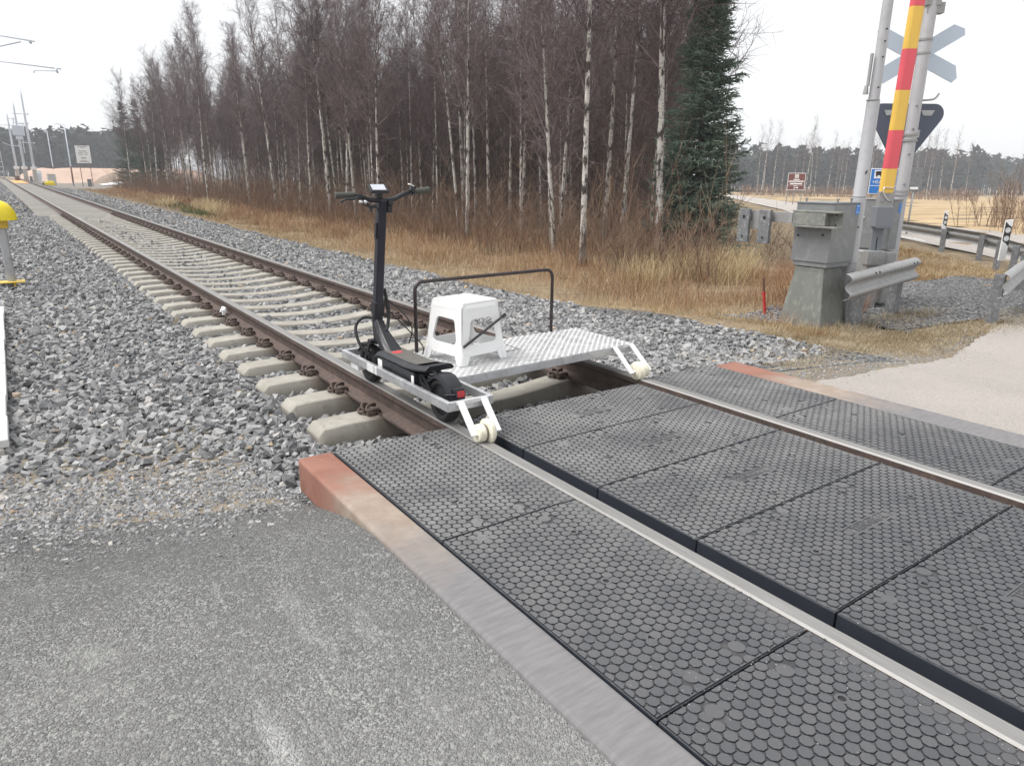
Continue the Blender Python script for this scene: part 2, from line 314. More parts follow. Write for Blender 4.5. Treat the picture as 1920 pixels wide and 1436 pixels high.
GRIP = mat('grip_rubber', (.07, .072, .06), .7, 0, .15, 20, .15, 200)
DECKTOP = mat('deck_grip', (.12, .112, .10), .8, 0, .15, 25, .35, 300, (.075, .07, .066), .4)
REDM = mat('red_lens', (.45, .02, .03), .3, 0, .1, 8)
REDS = mat('red_sticker', (.6, .05, .06), .5, 0, .1, 8)
SCREEN = mat('display_glass', (.52, .55, .6), .25, 0, .05, 6)
CHROME = mat('bright_steel', (.7, .7, .7), .3, .9, .1, 9)
WHITEPL = mat('white_plastic', (.86, .86, .855), .38, 0, .02, 5, .03, 90)
GALV = mat('galvanised', (.44, .45, .46), .5, .55, .14, 5, .1, 70, (.33, .335, .34), .4, .5)
GALV_L = mat('galvanised_pale', (.33, .33, .33), .5, .3, .12, 5, .1, 70, (.25, .247, .235), .35, .5)
GREYP = mat('grey_cabinet', (.19, .199, .203), .5, .05, .07, 4, .05, 90, (.24, .25, .255), .35)
GREYP_B = mat('blue_grey_box', (.185, .20, .225), .5, .05, .07, 4, .05, 90)
STEELW = mat('weathered_steel', (.19, .195, .205), .6, .35, .2, 9, .15, 90, (.42, .42, .42), .25)
CHANNEL = mat('cast_channel', (.20, .205, .19), .65, .15, .2, 8, .2, 100, (.29, .29, .265), .4)
POLEW = mat('white_pole', (.44, .44, .46), .5, .1, .06, 4, .08, 70, (.38, .38, .39), .25)
YELP = mat('barrier_yellow', (.78, .50, .09), .5, 0, .06, 4)
REDP = mat('barrier_red', (.72, .10, .13), .5, 0, .06, 4)
YELPOST = mat('yellow_plastic', (.83, .66, .015), .4, 0, .05, 4)
YELDK = mat('yellow_steel', (.72, .48, .04), .5, 0, .1, 9, 0, 80, (.4, .3, .1), .3)
SIGNBACK = mat('sign_back', (.50, .57, .66), .45, .3, .06, 4)
SIGDARK = mat('signal_board', (.085, .10, .14), .5, .1, .1, 4)
BLUE = mat('sign_blue', (.02, .19, .60), .45, 0, .05, 4)
BROWNS = mat('sign_brown', (.17, .055, .045), .5, 0, .05, 4)
WHITES = mat('sign_white', (.82, .82, .82), .5, 0, .03, 4)
BLACKS = mat('sign_black', (.02, .02, .022), .5, 0, .1, 4)
REFL = mat('reflector', (.65, .66, .68), .3, .2, .05, 8)
WOODR = mat('stake_red', (.55, .035, .035), .6, 0, .15, 9)
WOODB = mat('stake_wood', (.20, .11, .07), .8, 0, .3, 14)
TROUGH = mat('trough_lid', (.55, .55, .535), .8, 0, .08, 4, .2, 120, (.58, .57, .54), .3)
MASTG = mat('mast_steel', (.56, .60, .67), .5, .3, .08, 3)
ORANGE = mat('orange_mat', (.75, .35, .10), .7, 0, .1, 4)
CABLE = mat('cable_rubber', (.012, .012, .014), .6, 0, .1, 20)
def bark():
    m, nt, b = nodes('birch_bark'); co = coords(nt, None, True); s = N(nt, 'ShaderNodeSeparateXYZ'); tc = N(nt, 'ShaderNodeTexCoord'); nt.links.new(tc.outputs['Object'], s.inputs[0])
    mp = N(nt, 'ShaderNodeMapping'); mp.inputs['Scale'].default_value = (1, 1, .42); nt.links.new(co, mp.inputs[0])
    k = ramp(nt, noise(nt, mp.outputs[0], 7.5, 4, .6), .50, .58); k2 = ramp(nt, noise(nt, coords(nt, (1, 1, 3.5), True), 9, 3), .60, .66)
    c = mixc(nt, ramp(nt, noise(nt, co, 4, 3), .35, .65), (.43, .405, .375), (.62, .59, .555)); mk = N(nt, 'ShaderNodeMath', operation='MAXIMUM'); nt.links.new(k, mk.inputs[0]); nt.links.new(k2, mk.inputs[1])
    c = mixc(nt, mk.outputs[0], c, (.06, .05, .046)); c = mixc(nt, ramp(nt, s.outputs[2], 8, 13), c, (.33, .28, .26)); c = mixc(nt, ramp(nt, s.outputs[2], 1.1, .1), c, (.20, .17, .14))
    nt.links.new(c, b.inputs['Base Color']); b.inputs['Roughness'].default_value = .8; b.inputs['Specular IOR Level'].default_value = .2; bump(nt, b, noise(nt, mp.outputs[0], 30, 4), .5, .01); return m
BARK = bark()
TWIG = island('birch_twigs', [(0, (.14, .105, .105)), (.5, (.22, .17, .168)), (1, (.33, .275, .265))], .85, .15, perobj=1.)
NEEDLE = island('spruce_needles', [(0, (.085, .125, .095)), (.5, (.145, .20, .152)), (.85, (.195, .26, .195)), (1, (.25, .27, .20))], .8, .2)
SPBARK = mat('spruce_bark', (.10, .075, .06), .9, 0, .3, 9, .5, 40)
PINE = island('far_pines', [(0, (.028, .04, .034)), (.6, (.05, .066, .055)), (1, (.09, .10, .085))], .9, .1)
GRASS = island('dry_grass_blades', [(0, (.33, .23, .125)), (.35, (.47, .345, .195)), (.75, (.58, .45, .275)), (1, (.68, .56, .37))], .85, .15, patch=(.70, .62, .54), ps=.8)
GRASSR = island('reddish_grass_blades', [(0, (.26, .13, .075)), (.35, (.42, .225, .125)), (.75, (.52, .33, .20)), (1, (.64, .48, .30))], .85, .15, patch=(.58, .46, .42), ps=.5)
SHRUB = island('bare_stems', [(0, (.13, .085, .065)), (.5, (.25, .155, .11)), (.85, (.36, .25, .17)), (1, (.46, .34, .24))], .85, .15)
THICK = island('thicket_stems', [(0, (.085, .062, .056)), (.6, (.155, .112, .10)), (1, (.23, .175, .15))], .9, .1)
GRASSP = island('pale_verge_grass', [(0, (.33, .26, .16)), (.4, (.45, .37, .25)), (.8, (.56, .48, .35)), (1, (.66, .60, .48))], .85, .15, patch=(.72, .68, .6), ps=1.5)
STRAW = island('straw_blades', [(0, (.48, .36, .19)), (.5, (.62, .49, .28)), (1, (.76, .64, .42))], .85, .15)
MOSSG = island('green_weeds', [(0, (.09, .11, .035)), (1, (.16, .18, .06))], .85, .15)

def strip(name, pts, m, lift, n=4):
    V = []; F = []
    for (a, b) in pts:
        for k in range(n+1):
            t = k/n; x = a[0]+(b[0]-a[0])*t; y = a[1]+(b[1]-a[1])*t; V.append((x, y, zg(x, y)+(lift(x, y) if callable(lift) else lift)))
    for i in range(len(pts)-1):
        for k in range(n): q = i*(n+1)+k; F.append((q, q+1, q+n+2, q+n+1))
    return tag(mesh_np(name, V, F, m, True), kind='structure')
# ------------------------------------------------------------ ground sheets
def spread(*segs):
    o = []
    for a, b, st in segs:
        n = max(1, round((b-a)/st)); o += [a+(b-a)*i/n for i in range(n)]
    return o+[segs[-1][1]]
gx = spread((-900, -60, 210), (-60, -8, 6.5), (-8, -2, 1), (-2, 2, .1), (2, 12, .4), (12, 40, 2), (40, 130, 9), (130, 1200, 110))
gy = spread((-60, -4, 8), (-4, 2, 1), (2, 9, .25), (9, 30, 1), (30, 150, 6), (150, 1500, 135))
hump = lambda x, y: .05*math.sin(x*1.9+y*.7)*math.sin(y*1.3-x*.4)
def zground(x, y):
    z = zg(x, y)
    if x-xc(y) > 4 and y > 4.5: z += hump(x, y)
    if abs(x-xc(y)) < 3.2 and y > 3: z -= .15
    return z-.012
sheet('ground', gx, gy, zground, EARTH)
sheet('field', spread((22, 40, 2), (40, 130, 9), (130, 1200, 110)), spread((-60, 10, 7), (10, 30, 2), (30, 150, 6), (150, 420, 30)), lambda x, y: zg(x, y)+.012, FIELD, lambda x, y: y < .80*(x+2.68)-1.5 and x > 26+.35*(10-y)*0 and x*.95-y > 15.5)
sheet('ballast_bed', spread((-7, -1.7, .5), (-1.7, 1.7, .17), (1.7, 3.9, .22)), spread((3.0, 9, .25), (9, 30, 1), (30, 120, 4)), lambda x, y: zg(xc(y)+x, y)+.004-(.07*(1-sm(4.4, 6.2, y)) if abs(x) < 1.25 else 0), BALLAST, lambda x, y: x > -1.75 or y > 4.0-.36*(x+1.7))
bb = bpy.data.objects['ballast_bed']
for v in bb.data.vertices: v.co.x += xc(v.co.y)
strip('asphalt_road', [((x, -4), (x, 3.42-.36*(x+1.7)+.05*math.sin(x*3)+.03*math.sin(x*11))) for x in spread((-9, -4, .5), (-4, -1.69, .07))], ASPH, lambda x, y: .006+.006*math.sin(x*2.1)*math.sin(y*1.7), 40)
strip('gravel_shoulder', [((x, 3.2-.36*(x+1.7)), (x, 4.6-.36*(x+1.7))) for x in spread((-5, -1.78, .1))], DIRT, .005, 10)
def redge(x): return 2.62+.10*(x-1.76)+.012*(x-1.76)**2
# far road behind the barrier, running away to the left
strip('crossing_road', [((x, -6), (x, redge(x)+.03*math.sin(x*1.3)+.012*math.sin(x*7.1)+.01*math.sin(x*23))) for x in spread((1.755, 8, .06), (8, 30, .8))], ROADR, .008, 30)
strip('dirt_verge', [((x, redge(x)-.4), (x, 3.45+.25*math.sin(x*1.7)+.06*math.sin(x*9)+max(0, 2.9-x)*.4)) for x in spread((1.755, 9, .1))], DIRT, .002, 8)
near = [(14.2, 3.2), (16.2, 5.6), (18.2, 7.7), (20.3, 10.0), (22.5, 12.3), (27, 16.8), (33, 23), (41, 29.5), (52, 40), (70, 56.5), (92, 78)]
far_ = [(22, -2.5), (24.5, 3.5), (27, 8.6), (30, 13), (33, 17.2), (39, 23), (45, 28.5), (53, 34), (62, 43), (80, 60), (100, 80)]
def resamp(P, n=60):
    P = np.array(P); d = np.r_[0, np.cumsum(np.hypot(*np.diff(P, axis=0).T))]; t = np.linspace(0, d[-1], n); return list(zip(np.interp(t, d, P[:, 0]), np.interp(t, d, P[:, 1])))
strip('side_road', list(zip(resamp(near), resamp(far_))), ROADR, .02)
strip('road_edge_line', [((a[0]+.35*(b[0]-a[0])*.12, a[1]+.35*(b[1]-a[1])*.12), (a[0]+(b[0]-a[0])*.056, a[1]+(b[1]-a[1])*.056)) for a, b in zip(resamp(near), resamp(far_))][6:40], WHITES, .026, 1)
strip('track_sand_fill', [((xc(y)-1.62, y), (xc(y)-.80, y)) for y in spread((29, 36, .7), (36, 120, 3))], FILL, lambda x, y: .066-.10*(1-sm(28.5, 34.5, y)), 3)
strip('track_sand_infill', [((xc(y)-.72, y), (xc(y)+.72, y)) for y in spread((24, 34, .7), (34, 120, 3))], FILL, lambda x, y: .07-.10*(1-sm(24, 33, y)), 6)
strip('yard_ground', [((xc(y)+1.9+max(0, (46-y))*.12, y), (xc(y)+8.6-max(0, 44-y)*.3, y)) for y in spread((36, 60, 3), (60, 160, 8))], YARD, .03, 6)

# ------------------------------------------------------------ loose stones
def stone_protos(n, seed, flat=.58):
    r = np.random.RandomState(seed); out = []
    for k in range(n):
        bm = bmesh.new()
        L = (r.uniform(.95, 1.3), r.uniform(.6, .95), r.uniform(.38, .75))
        for i in range(8):
            p = np.array([(1 if i & 1 else -1)*L[0], (1 if i & 2 else -1)*L[1], (1 if i & 4 else -1)*L[2]])*r.uniform(.5, 1.0, 3)*.86; bm.verts.new(p)
        if r.rand() < .6: bm.verts.new(r.normal(size=3)*.5)
        h = bmesh.ops.convex_hull(bm, input=bm.verts); bmesh.ops.delete(bm, geom=[v for v in bm.verts if not v.link_faces], context='VERTS')
        bmesh.ops.triangulate(bm, faces=bm.faces); bm.verts.index_update()
        out.append((np.array([v.co[:] for v in bm.verts]), np.array([[v.index for v in f.verts] for f in bm.faces]))); bm.free()
    return out
def rotm(a):
    """random tumble, mostly about the vertical axis"""
    n = len(a); cz, sz = np.cos(a), np.sin(a); tx = RS.normal(0, .45, n); ty = RS.normal(0, .45, n)
    Z = np.zeros((n, 3, 3)); Z[:, 0, 0] = cz; Z[:, 0, 1] = -sz; Z[:, 1, 0] = sz; Z[:, 1, 1] = cz; Z[:, 2, 2] = 1
    X = np.zeros((n, 3, 3)); X[:, 0, 0] = 1; X[:, 1, 1] = np.cos(tx); X[:, 1, 2] = -np.sin(tx); X[:, 2, 1] = np.sin(tx); X[:, 2, 2] = np.cos(tx)
    Y = np.zeros((n, 3, 3)); Y[:, 1, 1] = 1; Y[:, 0, 0] = np.cos(ty); Y[:, 0, 2] = np.sin(ty); Y[:, 2, 0] = -np.sin(ty); Y[:, 2, 2] = np.cos(ty)
    return X @ Y @ Z
def scatter(name, P, S, protos, m, kind='stuff'):
    P = np.asarray(P); S = np.asarray(S); R = rotm(RS.uniform(0, 2*pi, len(P))); pid = RS.randint(0, len(protos), len(P)); Vs = []; Fs = []; b = 0
    for k, (pv, pf) in enumerate(protos):
        ix = np.where(pid == k)[0]
        if not len(ix): continue
        sc = S[ix, None]*RS.uniform(.75, 1.25, (len(ix), 3)); V = np.einsum('nij,nvj->nvi', R[ix], pv[None]*sc[:, None, :])+P[ix, None, :]
        F = pf[None]+(np.arange(len(ix))*len(pv))[:, None, None]+b; b += len(ix)*len(pv); Vs.append(V.reshape(-1, 3)); Fs.append(F.reshape(-1, 3))
    return tag(mesh_np(name, np.concatenate(Vs), np.concatenate(Fs), m), kind=kind)
SLP0, SLPD, NSLP = 4.10, .577, 46
protos = stone_protos(22, 3)
def zv(P): return np.array([zg(x, y) for x, y in P])
def ball(y0, y1, x0, x1, dens, smin, smax):
    n = int((y1-y0)*(x1-x0)*dens); x = RS.uniform(x0, x1, n); y = RS.uniform(y0, y1, n); s = RS.uniform(smin, smax, n)*RS.uniform(.8, 1.25, n)
    xx = x+np.array([xc(k) for k in y]); z = zv(np.c_[xx, y]); near_c = abs(x) < 1.34
    z -= np.where(near_c, .022+.04*(1-np.clip((y-4.4)/1.8, 0, 1)), 0)
    ph = (y-SLP0+SLPD/2) % SLPD-SLPD/2; on = (abs(ph) < .125+s*.3) & (abs(x) < 1.30+.03) & (y > 3.9)
    rail = (abs(abs(x)-.80) < .085) & near_c
    s *= np.where(x < -1.7, .30+.70*np.clip((y-3.3+.36*(x+1.7))/.8, 0, 1)**1.3, 1)
    lift = RS.uniform(-.3, .8, n)*s
    P = np.c_[xx, y, z+lift]; ok = ~on & ~rail & seen(P) & ((y > 3.28) | (abs(x) > 1.75)) & (abs(x+1.6) > .0)
    ok &= ~((x > 1.3) & (x > 3.55+.25*np.sin(y*1.7)+RS.normal(0, .16, n)))
    ok &= ~((x < -1.72) & (y < 3.26-.36*(x+1.7)+.06*np.sin(x*3)+RS.normal(0, .12, n))); ok &= ~((x > -1.73) & (x < -1.2) & (y < 3.25))
    ok &= ~((y > 29) & (abs(x) < 1.65)); ok &= ~((x > 1.5) & (y < 3.32+.12*(x-1.5)))
    return P[ok], s[ok]
PS = [ball(2.9, 7.5, -5.5, 3.9, 880, .014, .037), ball(7.5, 14, -6, 3.9, 520, .020, .041), ball(14, 30, -6, 3.9, 190, .028, .046), ball(30, 75, -6, 3.9, 45, .04, .07)]
scatter('ballast_stones', np.concatenate([p for p, s in PS]), np.concatenate([s for p, s in PS]), protos, STONE)
# gravel pad round the cabinet, grit along the asphalt edge
def patch(n, x0, x1, y0, y1, cond, smin, smax, lift=.2):
    x = RS.uniform(x0, x1, n); y = RS.uniform(y0, y1, n); s = RS.uniform(smin, smax, n); P = np.c_[x, y, zv(np.c_[x, y])+s*lift]
    ok = np.array([cond(a, b) for a, b in zip(x, y)]) & seen(P); return P[ok], s[ok]
gp = patch(20000, 4.9, 13.5, 3.6, 7.0, lambda x, y: (6.1 < x and 3.98-.1*(x-7)+.15*math.sin(x*2) < y < 6.1+.05*(x-6)+.12*math.sin(x*3)) or (4.9 < x < 6.2 and 5.3 < y < 5.95), .012, .026)
scatter('gravel_pad', gp[0], gp[1], protos, STONE_D)
strip('gravel_bed', [((x, 4.02-.1*(x-7)), (x, 6.1+.05*(x-6))) for x in lin(6.1, 13.5, 20)], BALLAST, .02, 5)
g1 = patch(60000, -3.6, -1.68, 2.6, 4.9, lambda x, y: rnd.random() < math.exp(-((y-3.50+.36*(x+1.7))/.34)**2)*(.35+.65*rnd.random()), .004, .016)
g2 = patch(12000, 1.78, 7, 2.0, 4.3, lambda x, y: rnd.random() < .8*math.exp(-((y-2.75-.13*(x-1.76))/.28)**2), .003, .012)
scatter('loose_grit', np.concatenate([g1[0], g2[0]]), np.concatenate([g1[1], g2[1]]), protos, STONE)

# ------------------------------------------------------------ rails
HEAD = [(-.036, -.008), (-.028, 0), (.028, 0), (.036, -.008), (.036, -.040), (.010, -.055), (.0085, -.125), (.075, -.155), (.075, -.170), (-.075, -.170), (-.075, -.155), (-.0085, -.125), (-.010, -.055), (-.036, -.040)]
ys = spread((-3, 10, 1), (10, 60, 2), (60, 150, 5))
for sx, lab in ((-1, 'steel rail carrying the scooter, rusty side towards the ballast heap'), (1, 'steel rail on the forest side, carrying the free end of the aluminium platform')):
    mb = MB(); mb.extrude(HEAD, [(sx*.798+xc(y), y, gz(y)) for y in ys], [((1, 0, 0), (0, 0, 1))]*len(ys), 0, lambda k: 1 if k in (0, 1, 2) else 0)
    tag(mb.build('rail', [RUST, RAILTOP], auto=35), lab, 'rail', 'rails of the track')

# ------------------------------------------------------------ sleepers with spring clips
def sleeper_mesh():
    mb = MB(); xs = [-1.30, -1.255, -1.12, -.95, -.64, -.42, -.2, 0, .2, .42, .64, .95, 1.12, 1.255, 1.30]
    top = [-.225, -.178, -.172, -.170, -.172, -.196, -.212, -.217, -.212, -.196, -.172, -.170, -.172, -.178, -.225]; n = 6
    prof = lambda t: [(-.145, -.37), (-.135, t-.06), (-.105, t), (.105, t), (.135, t-.06), (.145, -.37)]
    for x, t in zip(xs, top): mb.v += [(x, a, b) for a, b in prof(t)]
    for i in range(len(xs)-1):
        for k in range(n): mb.f.append([i*n+k, i*n+(k+1) % n, (i+1)*n+(k+1) % n, (i+1)*n+k]); mb.m.append(0)
    mb.f += [list(range(n)), [(len(xs)-1)*n+k for k in range(n)]]; mb.m += [0, 0]
    return mb
def clip_mb(sx, x0):
    mb = MB(); p = [(0.0, -.03, .012), (.02, -.075, .03), (.062, -.085, .044), (.088, -.05, .03), (.07, -.02, .05), (.028, -.012, .058), (.008, .01, .038), (.03, .045, .036), (.072, .05, .05), (.094, .015, .036), (.085, -.012, .012), (.11, .03, .004), (.085, .075, .01), (.045, .085, .02)]
    p = [Vector(q) for q in p]; path = []
    for i in range(len(p)-1):
        for t in (0, .5):
            a, b, c, d = p[max(i-1, 0)], p[i], p[i+1], p[min(i+2, len(p)-1)]
            path.append(.5*((2*b)+(c-a)*t+(2*a-5*b+4*c-d)*t*t+(3*b-a-3*c+d)*t**3))
    path.append(p[-1]); mb.tube([(x0+sx*(.055+q.x*1.05), q.y*1.0, q.z-.158) for q in path], .0105, 6)
    mb.box((x0+sx*.105, 0, -.165), (.07, .10, .03)); return mb
sl0 = thing('concrete_sleeper', '', 'sleeper', (xc(SLP0), SLP0, gz(SLP0)), 'sleepers of the track')
sm_ = sleeper_mesh(); o = sm_.build('sleeper_body', SLEEPM, None, bevel=.008, auto=30); o.parent = sl0
for x0 in (-.798, .798):
    for sx in (-1, 1):
        o = clip_mb(sx, x0).build('spring_clip', RUST, None, smooth=True); o.parent = sl0
SL = ['first exposed concrete sleeper from the rubber crossing, partly under the trolley', 'second exposed concrete sleeper from the rubber crossing, below the scooter tray', 'third exposed concrete sleeper from the rubber crossing panels', 'fourth exposed concrete sleeper from the rubber crossing panels']
for k in range(NSLP):
    y = SLP0+k*SLPD+rnd.uniform(-.012, .012); lab = SL[k] if k < 4 else 'pale concrete sleeper with brown spring clips farther up the track beyond the trolley'
    if k == 0: r = sl0
    else:
        r = sl0.copy(); COL.objects.link(r)
        for ch in sl0.children:
            c = ch.copy(); COL.objects.link(c); c.parent = r
    r.location = (xc(y)+rnd.uniform(-.01, .01), y, gz(y)); r['label'] = lab
mb = MB(); y0 = 8.05; x0 = -.875; mb.box((x0, y0, -.075), (.02, .11, .05)).box((x0-.02, y0-.04, -.10), (.03, .03, .06)).beam((x0, y0+.05, -.05), (x0-.05, y0+.03, -.13), .012, .02)
tag(mb.build('bond_clamp', WHITES, bevel=.003), 'small white clamp fixed to the side of the rail beyond the trolley', 'clamp')

# ------------------------------------------------------------ crossing: rubber panels and kerbs
PIT = .0392; CX = .0358
cu = bpy.data.curves.new('lettering', 'FONT'); cu.body = 'TENNIRAL'; cu.size = .052; cu.align_x = 'CENTER'; cu.align_y = 'CENTER'; cu.extrude = .0022; cu.offset = .0006
lo = bpy.data.objects.new('lettering', cu); COL.objects.link(lo); bpy.context.view_layer.update()
LETTER = bpy.data.meshes.new_from_object(lo.evaluated_get(bpy.context.evaluated_depsgraph_get())); bpy.data.objects.remove(lo); LETTER.materials.clear(); LETTER.materials.append(RUB_STUD)
def panel(label, x0, x1, y0, y1, kind, group):
    t = thing('rubber_panel', label, 'crossing panel', ((x0+x1)/2, (y0+y1)/2, -.12), group); g = .0028; z0_ = 0
    a, b, c, d = x0+g, x1-g, y0+g, y1-g; mb = MB(); zb = -.0055; w = .022 if kind == 'mid' else 0
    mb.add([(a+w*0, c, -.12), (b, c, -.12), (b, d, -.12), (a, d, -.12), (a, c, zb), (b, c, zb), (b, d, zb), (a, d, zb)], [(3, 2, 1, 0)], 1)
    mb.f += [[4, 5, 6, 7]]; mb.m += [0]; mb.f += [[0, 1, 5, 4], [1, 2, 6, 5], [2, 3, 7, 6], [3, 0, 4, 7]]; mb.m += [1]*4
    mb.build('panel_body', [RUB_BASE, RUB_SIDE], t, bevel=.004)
    # hexagonal studs, real geometry, cut off at the panel border
    V = []; F = []; MI = []; holes = []; pads = []; plugs = []
    if kind == 'mid':
        L = d-c
        for fx, fy in ((.30, .86), (.62, .86), (.46, .16), (.78, .14), (.22, .45), (.80, .52)): holes.append((a+fx*(b-a), c+fy*L))
        plugs = [(a+.36*(b-a), c+.93*L), (a+.70*(b-a), c+.93*L), (a+.16*(b-a), c+.9*L)]; pads = [((a+b)/2+.02, c+.47*L, .30, .064)]
    else:
        holes = [(a+.35*(b-a), c+.22*(d-c)), (a+.7*(b-a), c+.8*(d-c)), (a+.5*(b-a), c+.5*(d-c))]; plugs = [(a+.3*(b-a), c+.06), (a+.62*(b-a), c+.07), (a+.22*(b-a), d-.06), (a+.66*(b-a), d-.07)]
    i0 = math.floor(a/CX)-1
    for i in range(i0, i0+int((b-a)/CX)+4):
        x = i*CX
        for j in range(math.floor(c/PIT)-1, math.floor(d/PIT)+2):
            y = j*PIT+(PIT/2 if i % 2 else 0)
            if x < a-.008 or x > b+.008 or y < c-.008 or y > d+.008: continue
            if any(abs(x-px) < pw/2+.006 and abs(y-py) < ph/2+.006 for px, py, pw, ph in pads): continue
            if any(math.hypot(x-hx, y-hy) < .021 for hx, hy in holes): continue
            if any(math.hypot(x-hx, y-hy) < .031 for hx, hy in plugs): continue
            hgt = 1.
            if kind == 'left': hgt = .25+.75*sm(0, .13, b-x)
            if kind == 'right': hgt = .35+.65*sm(0, .10, x-a)
            if kind == 'mid': hgt = .4+.6*sm(0, .05, min(x-a, b-x))
            n0 = len(V); zt = zb+.0050*hgt+rnd.uniform(-.0003, .0003)
            for rr, z in ((.0189, zb), (.0188, zt-.0009), (.0181, zt)):
                for k in range(8):
                    an = (k+.5)*pi/4; V.append((min(b-.004, max(a+.004, x+rr*math.cos(an))), min(d-.004, max(c+.004, y+rr*1.03*math.sin(an))), z))
            for q in (0, 8):
                for k in range(8): F.append((n0+q+k, n0+q+(k+1) % 8, n0+q+8+(k+1) % 8, n0+q+8+k)); MI.append(0 if q else 1)  # stud sides near-black: the shade in the crevices is put into their colour
            F += [(n0+16, n0+17, n0+18, n0+19), (n0+16, n0+19, n0+20, n0+23), (n0+20, n0+21, n0+22, n0+23)]; MI += [0, 0, 0]
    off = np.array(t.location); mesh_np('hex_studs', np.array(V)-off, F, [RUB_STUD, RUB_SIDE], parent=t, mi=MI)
    for hx, hy in holes:
        mb = MB(); mb.ring([(hx+.020*math.cos(k*pi/8), hy+.020*math.sin(k*pi/8)) for k in range(16)], [(hx+.0115*math.cos(k*pi/8), hy+.0115*math.sin(k*pi/8)) for k in range(16)], (0, 0, zb-.001), (1, 0, 0), (0, 1, 0), (0, 0, 1), .0055)
        mb.prism([(hx+.0113*math.cos(k*pi/6), hy+.0113*math.sin(k*pi/6)) for k in range(12)], (0, 0, zb-.001), (1, 0, 0), (0, 1, 0), (0, 0, 1), .0013, 1); mb.build('bolt_hole', [RUB_STUD, BLACKS], t)
    for hx, hy in plugs: MB().prism([(hx+.026*math.cos(k*pi/9), hy+.026*math.sin(k*pi/9)) for k in range(18)], (0, 0, zb-.001), (1, 0, 0), (0, 1, 0), (0, 0, 1), .0058).build('round_plug', RUB_STUD, t, bevel=.001)
    for px, py, pw, ph in pads:
        q = MB(); rc = [(-pw/2, -ph/2), (pw/2, -ph/2), (pw/2, ph/2), (-pw/2, ph/2)]; inn = [(u*(1-.014/pw), v*(1-.014/ph)) for u, v in rc]
        q.ring(rc, inn, (px, py, zb-.001), (1, 0, 0), (0, 1, 0), (0, 0, 1), .006); q.box((px, py, zb+.0005), (pw-.014, ph-.014, .002))
        po = q.build('name_plate', RUB_STUD, t)
        lo = bpy.data.objects.new('lettering', LETTER); COL.objects.link(lo); lo.parent = po; lo.location = Vector((px, py, zb+.0028))-t.location
    return t
midy = [3.24, 2.703, 2.131, 1.56, .985, .415, -.155, -.725]
ML = ['farthest middle panel, next to the first exposed sleeper', 'second middle panel from the trolley end', 'third middle panel from the trolley end', 'fourth middle panel from the trolley end', 'fifth middle panel from the trolley end', 'sixth middle panel from the trolley end', 'seventh middle panel from the trolley end']
for k in range(7): panel('studded rubber '+ML[k], -.686, .686, midy[k+1], midy[k], 'mid', 'rubber panels of the crossing')
ly = [3.20, 2.10, .985, -.15]
for k, w in enumerate(('at the dusty far end beside the reddish kerb', 'with white scuffs, between two joints', 'closest to the viewer')): panel('rubber panel outside the scooter side rail, '+w, -1.511, -.837, ly[k+1], ly[k], 'left', 'rubber panels of the crossing')
ry = [3.31, 2.27, 1.13, 0, -1.1]
for k, w in enumerate(('with its end towards the ballast', 'second from the ballast end', 'third from the ballast end')): panel('rubber panel outside the forest side rail, '+w, .837, 1.511, ry[k+1], ry[k], 'right', 'rubber panels of the crossing')
mb = MB()
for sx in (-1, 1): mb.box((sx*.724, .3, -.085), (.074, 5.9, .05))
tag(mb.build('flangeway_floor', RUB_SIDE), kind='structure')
mb = MB(); mb.box((-1.602, .3, -.09), (.176, 5.84, .176)); tag(mb.build('kerb', KERB, bevel=.016, seg=3), kind='structure')
mb = MB(); mb.box((1.635, .35, -.09), (.24, 5.84, .174)); tag(mb.build('kerb', KERB, bevel=.012, seg=3), kind='structure')

pts = []
while len(pts) < 5200:
    x, y = rnd.uniform(-1.5, 1.5), rnd.uniform(.2, 3.2)
    if .69 < abs(x) < .84: continue
    jl = min(abs(y-q) for q in (midy if abs(x) < .7 else ly if x < 0 else ry)); w = math.exp(-jl/.05)+(math.exp(-(abs(x)-.84)/.06) if abs(x) > .8 else 0)+.25*math.exp(-(1.51-abs(x))/.05)+.06+.12*sm(1.6, 2.8, y)
    if rnd.random() < w*.7: pts.append((x, y, -.001))
scatter('loose_sand', pts, RS.uniform(.0008, .0026, len(pts)), protos[:6], STONE)
# ------------------------------------------------------------ rail trolley
V3 = Vector
tr = thing('rail_trolley', 'aluminium rail trolley with tread plate platform straddling both rails', 'trolley', (-.8, 3.75, .1))
mb = MB(); zt, h = .2, .052
mb.box((-.927, 3.755, zt-h/2), (.026, 1.45, h)).box((-.663, 3.755, zt-h/2-.0005), (.026, 1.45, h-.001))
mb.box((-.795, 3.043, zt-h/2-.001), (.238, .026, h-.002)).box((-.795, 4.467, zt-h/2-.001), (.238, .026, h-.002))
mb.box((-.795, 3.35, zt-h-.012), (.24, .03, .02)).box((-.795, 4.30, zt-h-.012), (.24, .03, .02))
mb.build('tray_frame', ALU, tr, bevel=.003)
mb = MB(); mb.box((-.942, 3.92, zt-.026), (.004, .035, .05)); mb.box((-.942, 4.0, zt-.026), (.003, .10, .05)); mb.box((-.90, 4.30, .115), (.05, .12, .03)); mb.build('side_bracket', ALU_W, tr, bevel=.002)
DQ = [(-.648, 3.425), (.885, 3.515), (.905, 4.16), (-.648, 4.14)]
mb = MB(); mb.prism(DQ, (0, 0, zt-.006), (1, 0, 0), (0, 1, 0), (0, 0, 1), .006); mb.build('deck_plate', DECKP, tr, bevel=.0015)
def onq(u, v):
    a = V3(DQ[0]).lerp(V3(DQ[1]), u); b = V3(DQ[3]).lerp(V3(DQ[2]), u); return a.lerp(b, v)
mb = MB()
